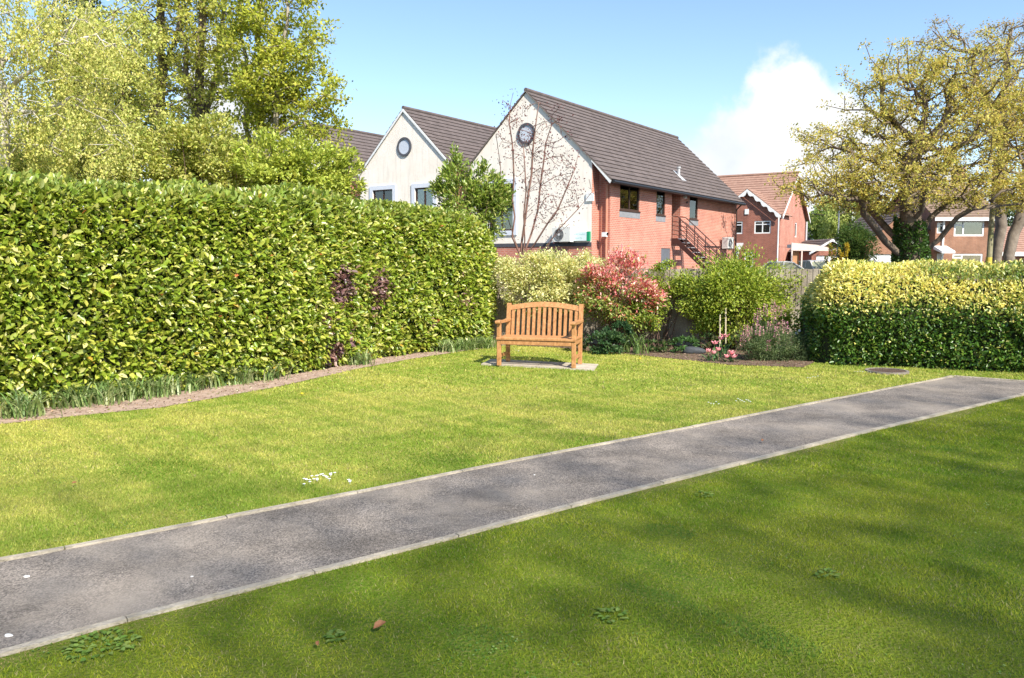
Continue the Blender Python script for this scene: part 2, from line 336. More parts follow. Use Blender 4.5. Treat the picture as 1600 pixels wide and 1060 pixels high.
def strip(mb, pts, wdt, z0, z1, side):
    """edging pieces about 0.9 m long with small joints along the line"""
    pts = [np.array(p[:2]) for p in pts]; seg = np.cumsum([0] + [np.linalg.norm(b - a) for a, b in zip(pts, pts[1:])])
    at = lambda t: np.array([np.interp(t, seg, [p[0] for p in pts]), np.interp(t, seg, [p[1] for p in pts])])
    t = 0
    while t < seg[-1] - .05:
        e = min(t + .915, seg[-1]); a, b = at(t + .0015), at(e - .0015); d = unit((b - a)[None])[0]; nn = np.array([-d[1], d[0]]) * side * wdt
        h = z1 + random.uniform(-.004, .003)
        a2, b2 = a + nn, b + nn; q = [a, b, b2, a2]
        mb.add([(*p, z0) for p in q] + [(*(p + unit((np.mean(q, 0) - p)[None])[0] * .002), h) for p in q], [(0, 3, 2, 1), (4, 5, 6, 7), (0, 1, 5, 4), (1, 2, 6, 5), (2, 3, 7, 6), (3, 0, 4, 7)]); t = e
mb = MB(); strip(mb, ku, .040, -.05, .024, 1); strip(mb, kur, .055, -.05, .024, 1)
tag(mb.build('path_edging', KERB), 'concrete edging strip along the far side of the tarmac path', 'path edging')
mb = MB(); strip(mb, kl, .042, -.05, .024, -1); strip(mb, klr, .055, -.05, .024, -1)
tag(mb.build('path_edging', KERB), 'concrete edging strip along the near side of the tarmac path', 'path edging')
ln = [(p[0], p[1]) for p in kl] + [tuple(klr[-1][:2]), (20, klr[-1][1]), (20, -13), (-14, -13), (-14, kl[0][1] - .5)]
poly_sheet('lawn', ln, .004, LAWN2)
# soil beds
LE = [(-300, 735), (0, 664), (130, 650), (250, 638), (430, 606), (560, 577), (640, 562), (700, 553), (790, 540)]
le = [G(*p) for p in LE]
bedL = le + [np.array((-.1, 17.2, 0)), np.array((-4, 17.2, 0)), np.array((-13, 6, 0))]
poly_sheet('soil_bed', bedL, .008, mat('dry_pale_soil', (.30, .20, .15), .95, scale=8, col2=(.50, .37, .29), bump=1., bscale=45, detail=9))
RE = [(790, 540), (860, 543), (920, 549), (1000, 556), (1060, 562), (1140, 571), (1255, 575), (1275, 566), (1400, 562), (1700, 566)]
re_ = [G(*p) for p in RE]
bedR = re_ + [np.array((16, 13, 0)), np.array((12, 17.2, 0)), np.array((-.1, 17.2, 0))]
poly_sheet('flower_bed', bedR, .010, SOIL)

# grass blades
def scatter_lawn(n_, ymin, ymax, smin=.62):
    y = ymin + (ymax - ymin) * RNG.random(n_) ** (1.0); x = RNG.uniform(-1, 1, n_) * (y * .68 + 2.0)
    keep = RNG.random(n_) < (y / ymax)
    return np.stack([x[keep], y[keep], np.zeros(keep.sum())], 1)
SLAB = [G(752, 571), G(768, 563.5), G(935, 571.5), G(928, 580)]
MANC = (G(1352, 581) + G(1420, 583)) / 2
off = lambda pts, d: pts
pth_out = [p + np.array([-.012, .026, 0]) for p in ku] + [kur[-1] + np.array([0, .06, 0])] + [klr[-1] - np.array([0, .06, 0])] + [p + np.array([.012, -.026, 0]) for p in kl[::-1]]
VS, FS, CS = [], [], []; base = 0
for (cnt, y0, y1, h, wd) in ((760000, 2.2, 6.0, .0155, .0031), (500000, 6.0, 10., .018, .0052), (300000, 10., 16.8, .022, .010)):
    P = scatter_lawn(cnt, y0, y1)
    ok = ~(inpoly(P, pth_out) | inpoly(P, bedL) | inpoly(P, bedR) | inpoly(P, SLAB) | (np.linalg.norm((P - MANC)[:, :2], axis=1) < .3))
    P = P[ok]; k = len(P)
    cl = vnoise(P, 2.2, 1) * .5 + vnoise(P, 9, 2) * .5; hh = h * (1 + .45 * cl) * RNG.uniform(.5, 1.35, k)
    a = RNG.uniform(0, 2 * PI, k); lean = RNG.normal(0, .55, (k, 2)); s = np.stack([np.cos(a), np.sin(a), np.zeros(k)], 1) * wd * RNG.uniform(.6, 1.2, (k, 1))
    tip = P + np.stack([lean[:, 0] * hh, lean[:, 1] * hh, hh], 1)
    g = vnoise(P, .8, 3) * .35 + vnoise(P, 2.9, 4) * .35 + vnoise(P, 11, 5) * .3 + RNG.normal(0, .22, k)
    g = np.clip(g * 1.25 + .5, 0, 1)[:, None]
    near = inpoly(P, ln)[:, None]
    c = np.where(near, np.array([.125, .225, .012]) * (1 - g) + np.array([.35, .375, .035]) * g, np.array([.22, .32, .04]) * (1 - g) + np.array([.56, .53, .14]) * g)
    qk = np.array([q_[:2] for q_ in kl]); A_ = qk[:-1]; Bd = qk[1:] - qk[:-1]; tt = np.clip(((P[:, None, :2] - A_) * Bd).sum(-1) / (Bd ** 2).sum(-1), 0, 1); dk = np.linalg.norm(P[:, None, :2] - A_ - tt[..., None] * Bd, axis=-1).min(1)
    dry = (dk + RNG.normal(0, .04, k) < .11 + .16 * vnoise(P, 1.7, 21)) & near[:, 0]
    c[dry] = np.array([.40, .30, .14]) * RNG.uniform(.6, 1.2, (dry.sum(), 1)); tip[dry, 2] *= .5
    straw = RNG.random(k) < .05 + .10 * (g[:, 0] > .75); c[straw] = np.array([.42, .37, .16]) * RNG.uniform(.7, 1.1, (straw.sum(), 1))
    # rank dark-green tufts
    tf = np.zeros(k, bool)
    for q, rx in ((G(245, 733), .30), (G(690, 722), .34), (G(900, 690), .16), (G(330, 780), .14)): tf |= np.linalg.norm((P - q)[:, :2] * np.array([1, 1.0]), axis=1) + RNG.normal(0, .10, k) < rx
    tf |= near[:, 0] & (vnoise(P, 4.3, 31) > .62) & (vnoise(P, 1.1, 32) > 0)
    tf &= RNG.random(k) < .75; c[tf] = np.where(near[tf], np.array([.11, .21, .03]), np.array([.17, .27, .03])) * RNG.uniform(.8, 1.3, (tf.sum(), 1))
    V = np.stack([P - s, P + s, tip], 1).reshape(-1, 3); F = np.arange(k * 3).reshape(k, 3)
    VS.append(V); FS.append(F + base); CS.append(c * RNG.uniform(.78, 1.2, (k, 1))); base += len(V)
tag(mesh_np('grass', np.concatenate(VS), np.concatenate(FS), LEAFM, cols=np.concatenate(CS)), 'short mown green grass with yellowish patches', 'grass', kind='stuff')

# ---------------------------------------------------------------- hedges
def hedge(name, label, base_pts, prof, length_cap, nleaf, L, W, colf, lm, thick=1.5, ext=None):
    """prof(s, S): list of (inset, z) section points from foot of the front face up over the top to the back foot"""
    root = empty(name, label, 'hedge', tuple(base_pts[0][:2]) + (0,)); o0 = np.array([*base_pts[0][:2], 0])
    B = np.array([p[:2] for p in base_pts]); seg = np.concatenate([[0], np.cumsum(np.linalg.norm(np.diff(B, axis=0), axis=1))]); S = seg[-1]
    nk = 48; ss = np.linspace(0, S, nk)
    cx = np.interp(ss, seg, B[:, 0]); cy = np.interp(ss, seg, B[:, 1])
    tx = np.gradient(cx, ss); ty = np.gradient(cy, ss); T = unit(np.stack([tx, ty], 1)); Nn = np.stack([-T[:, 1], T[:, 0]], 1)   # inward (left of travel)
    sec = [np.array(prof(s, S)) for s in ss]; m = len(sec[0])
    grid = np.zeros((nk, m, 3))
    for i in range(nk):
        grid[i, :, 0] = cx[i] + Nn[i, 0] * sec[i][:, 0]; grid[i, :, 1] = cy[i] + Nn[i, 1] * sec[i][:, 0]; grid[i, :, 2] = sec[i][:, 1]
    # sample surface by area
    a = grid[:-1, :-1]; b = grid[1:, :-1]; c = grid[1:, 1:]; d = grid[:-1, 1:]
    nr = np.cross(b - a, d - a); ar = np.linalg.norm(nr, axis=-1) + 1e-9
    cen = (a + c) / 2; mid = np.array([cx.mean(), cy.mean()])
    # outward orientation: away from the section's centroid
    cent = grid.mean(1)[:-1][:, None, :]; sgn = np.sign(((cen - cent) * nr).sum(-1, keepdims=True)); nr = nr * sgn / ar[..., None]
    w_ = ar.ravel(); idx = RNG.choice(len(w_), nleaf, p=w_ / w_.sum()); ii, jj = np.unravel_index(idx, ar.shape)
    u = RNG.random((nleaf, 1)); v = RNG.random((nleaf, 1))
    P = a[ii, jj] * (1 - u) * (1 - v) + b[ii, jj] * u * (1 - v) + c[ii, jj] * u * v + d[ii, jj] * (1 - u) * v
    Nr = nr[ii, jj]
    dep = RNG.random(nleaf) ** 1.3 * .16
    bump = vnoise(P, 2.1, 3) * .05 + vnoise(P, 6.5, 4) * .035
    hole = vnoise(P, 3.7, 8)
    P = P + Nr * (bump - dep - np.where(hole > .70, .08, 0))[:, None]
    dirs = unit(Nr * .75 + RNG.normal(0, .55, (nleaf, 3)) + np.array([0, 0, .15]))
    up = unit(Nr * .6 + np.array([.15, -.2, .8]) + RNG.normal(0, .38, (nleaf, 3)))
    sz = RNG.uniform(.45, 1.3, nleaf)
    V, F = leafgeo(P - o0, dirs, L * sz, W * sz, .18, up)
    cc = colf(P, Nr, dep); mesh_np('foliage', V, F, lm, root, np.repeat(cc, 2, 0))
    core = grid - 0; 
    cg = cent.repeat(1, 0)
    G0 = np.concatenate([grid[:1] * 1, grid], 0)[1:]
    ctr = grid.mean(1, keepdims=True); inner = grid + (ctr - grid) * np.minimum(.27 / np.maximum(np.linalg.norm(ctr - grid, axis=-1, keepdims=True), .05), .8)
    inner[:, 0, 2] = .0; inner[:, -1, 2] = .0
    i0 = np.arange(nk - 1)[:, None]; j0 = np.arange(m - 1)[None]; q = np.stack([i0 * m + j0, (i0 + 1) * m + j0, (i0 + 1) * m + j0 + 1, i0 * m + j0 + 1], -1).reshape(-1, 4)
    mesh_np('hedge_core', inner.reshape(-1, 3) - o0, q, CORE, root)  # solid dark inner hull, added to block the view through the leaves
    return root
LH = [(-430, 745), (-200, 692), (0, 650), (180, 628), (440, 593), (600, 562), (700, 548), (798, 539)]
def profL(s, S):
    f = s / S; zt = 2.58 + .05 * math.sin(s * 1.1) + .04 * math.sin(s * 2.7 + 1); e = max(0, (s - (S - 1.8)) / 1.8)
    zt = (zt + .08 * s / S) * (1 - .24 * e ** 3.6); th = 1.7 * (1 - .25 * e); fr = .0 + .45 * e ** 5
    und = .07 * math.sin(s * 1.7)
    return [(fr + .16, 0), (fr + .05, .2), (fr - .02 + und, .6), (fr - .02, 1.2), (fr + .0 + und, 1.7), (fr + .04, 2.2 * zt / 2.58), (fr + .14, zt - .13), (fr + .34, zt - .02), (fr + .8, zt + .02), (fr + th - .3, zt - .03), (fr + th, zt - .3), (fr + th, 1.1), (fr + th, 0)]
DEAD = [(D(605, 455, 13.2), .33), (D(600, 490, 13.1), .22), (D(535, 450, 12.4), .30), (D(740, 425, 14.7), .22), (D(745, 465, 14.8), .26), (D(520, 555, 12.2), .22), (D(500, 505, 12.), .16), (D(560, 530, 12.6), .14), (D(690, 500, 14.2), .16), (D(620, 400, 13.2), .12), (D(740, 330, 14.9), .22)]
def colL(P, Nr, dep):
    k = len(P); c = palette(k, [(.23, .31, .03), (.30, .37, .04), (.14, .21, .022), (.45, .47, .08), (.58, .56, .2)], [4, 4, 2, 3.4, 1.4], .2)
    top = (P[:, 2] > 2.35) | (RNG.random(k) < .04); t = top & (RNG.random(k) < .6); c[t] = palette(t.sum(), [(.30, .34, .07), (.22, .30, .05)], None, .2)
    y = RNG.random(k) < .006; c[y] = (.5, .33, .05)
    o = RNG.random(k) < .0015; c[o] = (.5, .16, .06)
    for q, r in DEAD:
        d = np.linalg.norm(P - q, axis=1) + RNG.normal(0, .07, k); m_ = d < r; m_ &= RNG.random(k) < .9
        c[m_] = palette(m_.sum(), [(.20, .10, .09), (.32, .20, .16), (.10, .05, .05), (.26, .15, .15)], None, .25)
    return c
bl = [G(*p) for p in LH]
hedge('laurel_hedge', 'tall clipped glossy green laurel hedge along the left side of the lawn', bl, profL, 0, 135000, .096, .047, colL, LEAFG)
RH = [(1258, 571), (1340, 574), (1450, 578), (1600, 586), (1900, 603), (2300, 620)]
br_ = [G(*p) for p in RH]
def profR(s, S):
    e = max(0, 1 - s / .55); zt = 1.62 + .025 * math.sin(s * 1.9) + .02 * math.sin(s * 4.1); zt = zt * (1 - .42 * e ** 2.5); fr = .06 + .8 * e ** 3.
    return [(fr + .10, 0), (fr + .02, .25), (fr, .6), (fr + .01, .92), (fr + .14, 1.15 * zt / 1.62), (fr + .34, 1.38 * zt / 1.62), (fr + .58, zt - .06), (fr + .9, zt), (fr + 1.3, zt - .08), (fr + 1.45, 1.2 * zt / 1.62), (fr + 1.5, .6), (fr + 1.5, 0)]
def colR(P, Nr, dep):
    k = len(P); c = palette(k, [(.09, .19, .025), (.06, .14, .02), (.14, .23, .03), (.22, .28, .04)], [4, 3, 3, 1], .2)
    zz = P[:, 2] + .12 * vnoise(P, 4, 6) + RNG.normal(0, .09, k); t = (zz > .93) & (RNG.random(k) < .93)
    t |= (RNG.random(k) < .04)
    c[t] = palette(t.sum(), [(.80, .72, .22), (.72, .68, .18), (.86, .80, .34), (.46, .48, .10)], [4, 4, 2, 2], .15)
    g = t & (P[:, 0] > 6.5) & (P[:, 2] > 1.35) & (vnoise(P, 1.6, 11) + RNG.normal(0, .3, k) > .15); c[g] = palette(g.sum(), [(.20, .28, .06), (.3, .34, .09)], None, .2)
    return c
hedge('golden_hedge', 'low hedge with yellow new growth above dark green sides, right of the fence', br_, profR, 0, 80000, .062, .03, colR, LEAFG)

# clover and small broad leaves in the turf
n_ = 60000; y = RNG.uniform(2.6, 9, n_); x = RNG.uniform(-1, 1, n_) * (y * .66 + .6); P = np.stack([x, y, RNG.uniform(.008, .017, n_)], 1)
P = P[~(inpoly(P, pth_out) | inpoly(P, bedL))]; P = P[(vnoise(P, 3.1, 41) * .6 + vnoise(P, 9.7, 42) * .4 + RNG.normal(0, .12, len(P))) > .52]; k = len(P); a = RNG.uniform(0, 2 * PI, k)
V, F = leafgeo(P, np.stack([np.cos(a), np.sin(a), RNG.uniform(0, .4, k)], 1), RNG.uniform(.007, .015, k), RNG.uniform(.007, .012, k), .1, unit(np.stack([RNG.normal(0, .3, k), RNG.normal(0, .3, k), np.ones(k)], 1)), simple=True)
tag(mesh_np('clover', V, F, LEAFM, cols=palette(k, [(.14, .27, .05), (.20, .34, .08), (.10, .20, .04), (.30, .40, .14)], None, .2)), 'small clover leaves scattered through the mown grass', 'clover', kind='stuff')
# dry leaf litter on the soil
def litter(poly, n_, lab, xr, yr, cols):
    P = np.stack([RNG.uniform(*xr, n_), RNG.uniform(*yr, n_), np.full(n_, .014)], 1); P = P[inpoly(P, poly)]; k = len(P); a = RNG.uniform(0, 2 * PI, k)
    V, F = leafgeo(P, np.stack([np.cos(a), np.sin(a), RNG.uniform(-.05, .5, k)], 1), RNG.uniform(.012, .045, k), RNG.uniform(.01, .022, k), .2, unit(np.stack([RNG.normal(0, .5, k), RNG.normal(0, .5, k), np.ones(k)], 1)), simple=True)
    tag(mesh_np('leaf_litter', V, F, LEAFM, cols=palette(k, cols, None, .3)), lab, 'leaf litter', kind='stuff')
litter(bedL, 26000, 'dry leaf litter and crumbs on the pale soil below the laurel hedge', (-9, 0), (5, 16.5), [(.30, .19, .12), (.45, .34, .24), (.16, .10, .07), (.20, .22, .06), (.58, .48, .38)])
litter(bedR, 16000, 'dark leaf litter and crumbs on the flower bed soil', (-.2, 6), (12, 17), [(.14, .08, .05), (.26, .17, .11), (.07, .045, .03), (.12, .17, .05), (.40, .30, .22)])
# ---------------------------------------------------------------- bench and slabs
bp0 = G(779, 573.5); bang = -.275
bench = empty('garden_bench', 'light orange-brown wooden two-seat bench with curved top rail and slatted back', 'bench', (bp0[0] - .03, bp0[1] - .03, .028), bang)
def woodmat(name, ca, cb):
    m = bpy.data.materials.new(name); m.use_nodes = True; n, l = nt(m); b = n['Principled BSDF']; b.inputs['Roughness'].default_value = .5; b.inputs['Specular IOR Level'].default_value = .3
    tc = n.new('ShaderNodeTexCoord'); mp = n.new('ShaderNodeMapping'); mp.inputs['Scale'].default_value = (6, 14, 3); l.new(tc.outputs['Object'], mp.inputs[0])
    z = n.new('ShaderNodeTexNoise'); z.inputs['Scale'].default_value = 4; z.inputs['Detail'].default_value = 7; z.inputs['Distortion'].default_value = 1.2; l.new(mp.outputs[0], z.inputs['Vector'])
    r = n.new('ShaderNodeValToRGB'); e = r.color_ramp.elements; e[0].position = .3; e[1].position = .7; e[0].color = (*ca, 1); e[1].color = (*cb, 1); l.new(z.outputs['Fac'], r.inputs['Fac']); l.new(r.outputs['Color'], b.inputs['Base Color']); return m
WOOD = woodmat('oiled_hardwood', (.34, .15, .055), (.56, .29, .125))
BW, BD = 1.25, .56
for x in (0, BW - .065):
    MB().bbox(x, x + .065, 0, .055, 0, .66).build('leg', WOOD, bench)
    mb = MB(); mb.bbox(x, x + .065, BD - .055, BD, 0, .42)
    q = [(BD - .055, .42), (BD, .42), (BD + .085, .94), (BD + .035, .945)]
    mb.prism(q, x, x + .065, 'x'); mb.build('leg', WOOD, bench)
    # armrest
    mb = MB(); prof = [(-.045, .665), (-.05, .69), (-.03, .70), (.12, .705), (.35, .685), (BD + .04, .70), (BD + .04, .665), (.3, .655), (.0, .660)]
    mb.prism(prof, x - .008, x + .073, 'x'); mb.tube([(x - .008, -.03, .676), (x + .073, -.03, .676)], .026, 10); mb.build('armrest', WOOD, bench)
    MB().box(x + .016, x + .046, .055, BD - .055, .12, .17).build('stretcher', WOOD, bench)
    MB().box(x + .014, x + .048, .055, BD - .055, .345, .415).build('side_rail', WOOD, bench)
MB().bbox(.065, BW - .065, -.004, .030, .33, .398).build('front_rail', WOOD, bench)
MB().bbox(.065, BW - .065, BD - .045, BD - .012, .345, .425).build('back_rail', WOOD, bench)
for k in range(7):
    y0 = -.012 + k * .077; MB().bbox(.006 if k else .0, BW - .006 if k else BW, y0, y0 + .066, .4175 if k else .417, .440).build('seat_slat', WOOD, bench) if k else MB().bbox(-.0, BW, -.020, .0, .402, .44).build('seat_slat', WOOD, bench)
mb = MB(); N_ = 16
top = [(.065 + (BW - .13) * i / N_, .91 + .06 * math.sin(PI * i / N_)) for i in range(N_ + 1)]
vs = []
for x, z in top:
    for dz, dy in ((-.078, -.0), (-.078, .034), (0, .046), (0, .012)): vs.append((x, BD + (z + dz - .42) * .163 - .045 + dy, z + dz))
fs = [(i * 4 + k, i * 4 + (k + 1) % 4, i * 4 + 4 + (k + 1) % 4, i * 4 + 4 + k) for i in range(N_) for k in range(4)] + [(0, 1, 2, 3), (N_ * 4 + 3, N_ * 4 + 2, N_ * 4 + 1, N_ * 4)]
mb.add(vs, fs); mb.build('top_rail', WOOD, bench)
for k in range(13):
    x = .065 + (BW - .13) * (k + .5) / 13; f = (k + .5) / 13; zt = .91 + .06 * math.sin(PI * f) - .07
    mb = MB(); y = lambda z: BD - .035 + (z - .42) * .163
    mb.prism([(y(.425), .425), (y(.425) + .018, .425), (y(zt) + .018, zt), (y(zt), zt)], x - .024, x + .024, 'x'); mb.build('back_slat', WOOD, bench)
CONC = mat('concrete_slab', (.36, .31, .24), .9, scale=5, col2=(.55, .49, .39), bump=.6, bscale=40, detail=8)
sA, sB, sC, sD = SLAB
for k, (a, b, lab) in enumerate(((0, .497, 'pale concrete slab under the left legs of the bench'), (.503, 1, 'pale concrete slab under the right legs of the bench'))):
    q = [sA + (sD - sA) * a, sA + (sD - sA) * b, sB + (sC - sB) * b, sB + (sC - sB) * a]; mb = MB()
    mb.prism([(p[0], p[1]) for p in q], -.03, .027 - k * .002, 'z'); tag(mb.build('paving_slab', CONC), lab, 'paving slab', 'slabs under the bench')
# manhole
mh = empty('manhole_cover', 'round brown iron manhole cover in the grass in front of the golden hedge', 'manhole cover', (MANC[0], MANC[1], 0))
MB().disc((0, 0, -.02), (0, 0, 1), .30, .262, .052, 40).build('rim', mat('concrete_ring', (.22, .19, .16), .9, var=.2, scale=12), mh)
mb = MB(); mb.disc((0, 0, -.02), (0, 0, 1), .258, 0, .045, 40)
for i in range(-4, 5):
    for j in range(-4, 5):
        if math.hypot(i, j) < 4.3: mb.box(i * .053 - .017, i * .053 + .017, j * .053 - .017, j * .053 + .017, .0255, .031)
mb.build('lid', mat('rusty_iron', (.12, .08, .06), .8, var=.3, scale=15), mh)

# ---------------------------------------------------------------- fence
FA, FB = np.array([-3.2, 17.0]), np.array([4.9, 15.1]); FC = np.array([14, 14.5])
FENCEM = mat('weathered_fence_board', (.17, .14, .105), .9, scale=2.5, col2=(.34, .295, .23), bump=.5, bscale=30, detail=9)
fence = empty('board_fence', 'weathered grey-brown close-board timber fence behind the flower bed', 'fence', (FA[0], FA[1], 0))
def fence_run(A, B, h):
    dlt = B - A; Ln = np.linalg.norm(dlt); d = dlt / Ln; nn = np.array([d[1], -d[0]]); k = 0; s = 0
    pan = MB(); o0 = FA
    while s < Ln:
        w_ = .105; a = A + d * s - o0; b = A + d * (s + w_ + .012) - o0; hh = h + random.uniform(-.008, .008)
        q = [a + nn * .024, b + nn * .010, b, a + nn * .006]
        pan.add([(*p, .12) for p in q] + [(*p, hh) for p in q], [(0, 3, 2, 1), (4, 5, 6, 7), (0, 1, 5, 4), (1, 2, 6, 5), (2, 3, 7, 6), (3, 0, 4, 7)]); s += w_ - .003
    pan.build('board_panel', FENCEM, fence)
    gb = MB(); a = A + nn * .012 - o0; b = B + nn * .012 - o0; gb.bar((*a, .06), (*b, .06), .03, .13); gb.build('gravel_board', mat('concrete_gravel_board', (.27, .24, .2), .9, var=.2), fence)
    t = .5
    while t < Ln:
        p = A + d * t - nn * .055 - o0; MB().box(p[0] - .05, p[0] + .05, p[1] - .05, p[1] + .05, 0, h - .05).build('post', FENCEM, fence); t += 2.6
fence_run(FA, FB, 1.50); fence_run(FB + np.array([.03, 0]), FC, 1.5)

# ---------------------------------------------------------------- plants
def clump(name, label, cat, c, rad, n_leaf, L, W, cols, wts=None, colf=None, lm=None, nstem=10, stem=TWIG, sub=28, group=None, shell=.55, stem_r=.012, droop=0., blob=.22, top_open=0, more=()):
    """bushy shrub: stems reaching sub-clumps of leaves spread over an ellipsoid; c is the ellipsoid centre"""
    base = np.array([c[0], c[1], 0.]); root = empty(name, label, cat, base, group=group)
    c = np.array(c, float); rad = np.array(rad, float)
    u = unit(RNG.normal(size=(sub, 3))); rr = (shell + (1 - shell) * RNG.random((sub, 1)) ** .55)
    cc = c + u * rad * rr * (1 - blob * .25)
    srad = np.tile(rad * blob, (sub, 1))
    for (c2, r2, k2) in more:
        u2 = unit(RNG.normal(size=(k2, 3))) * RNG.random((k2, 1)) ** .4; cc = np.concatenate([cc, np.array(c2) + u2 * np.array(r2)]); srad = np.concatenate([srad, np.tile(rad * blob * .8, (k2, 1))])
    sub = len(cc); cc[:, 2] = np.maximum(cc[:, 2], .06)
    per = RNG.dirichlet(np.ones(sub) * 4) * n_leaf; P = []; 
    for q, k, sr in zip(cc, per.astype(int), srad):
        P.append(q + unit(RNG.normal(size=(k, 3))) * (RNG.random((k, 1)) ** .6) * sr * RNG.uniform(.8, 1.5))
    P = np.concatenate(P); P[:, 2] = np.maximum(P[:, 2], .02)
    out = unit((P - c) / rad); dirs = unit(out * .8 + RNG.normal(0, .6, P.shape) + np.array([0, 0, .25 - droop])); up = unit(np.array([0, 0, 1.]) + out * .5 + RNG.normal(0, .45, P.shape))
    sz = RNG.uniform(.6, 1.2, len(P)); V, F = leafgeo(P - base, dirs, L * sz, W * sz, .15, up)
    col = palette(len(P), cols, wts) if colf is None else colf(P)
    mesh_np('foliage', V, F, lm or LEAF, root, np.repeat(col, 2, 0))
    mb = MB()
    for q in cc[:max(nstem, 1)]:
        b = base + np.array([RNG.normal(0, .08), RNG.normal(0, .06), 0]); m1 = b + (q - b) * .5 + np.array([*RNG.normal(0, .05, 2), .12 * (q[2])])
        mb.tube([b - base, m1 - base, q - base], [stem_r, stem_r * .7, stem_r * .35], 5)
    mb.build('stem', stem, root); return root
def DD(px, py, Y, rx, ry, rd): c = D(px, py, Y); return c, (rx * Y / FPX, rd, ry * Y / FPX)
c_, r_ = DD(858, 438, 15.6, 88, 50, .6)
clump('variegated_shrub', 'pale yellow variegated shrub spreading over the fence behind the bench', 'shrub', c_, r_, 24000, .05, .028, [(.72, .68, .32), (.60, .60, .24), (.80, .76, .46), (.36, .40, .12)], [4, 4, 2, 2], nstem=26, sub=75, shell=.2, blob=.2, stem_r=.01, more=[DD(800, 432, 15.5, 26, 38, .3) + (26,), DD(905, 428, 15.6, 40, 34, .3) + (34,), DD(855, 430, 15.4, 60, 34, .3) + (30,), DD(850, 478, 15.7, 60, 14, .2) + (14,)])
c_, r_ = DD(968, 456, 15.2, 72, 60, .6)
def colP(P):
    z0 = c_P[2]; k = len(P); red = (P[:, 2] + RNG.normal(0, .18, k) - .25 * (c_P[0] - P[:, 0])) > z0 - .02
    c = palette(k, [(.18, .27, .04), (.30, .36, .08), (.42, .44, .14)], [3, 3, 2]); c[red] = palette(red.sum(), [(.72, .20, .19), (.78, .38, .34), (.52, .12, .11), (.80, .55, .42), (.36, .38, .09)], [4, 4, 2, 2.5, 2.5]); 
    r2 = RNG.random(k) < .12; c[r2] = palette(r2.sum(), [(.45, .10, .06), (.5, .2, .1)]); return c
c_P = c_
clump('red_leaved_shrub', 'shrub with red young leaves over green ones, between bench and climber', 'shrub', c_, r_, 12000, .075, .03, None, colf=colP, lm=LEAFG, nstem=16, sub=46, shell=.3, blob=.26, more=[DD(1005, 470, 15.0, 30, 34, .3) + (12,), DD(925, 455, 15.0, 24, 34, .3) + (10,)])
GREENS = [(.26, .34, .035), (.34, .40, .05), (.16, .24, .03), (.42, .45, .09)]
c_, r_ = DD(1148, 458, 15.0, 94, 64, .75)
clump('climbing_shrub', 'large bright green leafy shrub leaning on the fence above the pink tulips', 'shrub', c_, r_, 26000, .06, .03, GREENS, [3, 4, 2, 2], nstem=30, sub=120, more=[DD(1098, 492, 14.9, 30, 26, .3) + (16,), DD(1205, 490, 14.8, 34, 28, .3) + (20,), DD(1150, 515, 14.9, 30, 18, .3) + (8,)], shell=.3, blob=.24)
c_, r_ = DD(1042, 452, 15.3, 52, 42, .35)
clump('climbing_shrub', 'smaller green shrub between the red-leaved shrub and the large bright green one', 'shrub', c_, r_, 5500, .05, .026, GREENS, [3, 3, 3, 1], nstem=9, sub=30, shell=.2, blob=.28)
c_, r_ = DD(1010, 495, 15.0, 40, 26, .3)
clump('trailing_shrub', 'trailing green shoots hanging below the red-leaved shrub', 'shrub', c_, r_, 1500, .05, .026, GREENS, [2, 3, 3, 1], nstem=10, sub=22, shell=.2, blob=.25)
c_, r_ = DD(1165, 520, 14.6, 22, 30, .2)
clump('twiggy_shrub', 'tangle of bare brown twigs beneath the large bright green shrub', 'shrub', c_, r_, 260, .04, .02, GREENS, None, nstem=40, sub=44, shell=.2, blob=.35, stem_r=.007)
for (x0, y0, x1, y1, lab) in ((1125, 535, 1125, 492, 'short pale bamboo cane under the bright green shrub'), (1134, 535, 1134, 480, 'longer pale bamboo cane with dark knots under the bright green shrub')):
    a = D(x0, y0, 14.4); b = D(x1, y1, 14.4); a[2] = 0; mb = MB(); mb.tube([(0, 0, 0), tuple(b - a)], .013, 8)
    for t in (.3, .5, .7, .85): mb.tube([tuple((b - a) * t), tuple((b - a) * (t + .012))], .017, 8)
    o = mb.build('garden_cane', mat('pale_cane', (.62, .52, .36), .6, var=.2, scale=20)); o.location = a; tag(o, lab, 'cane')
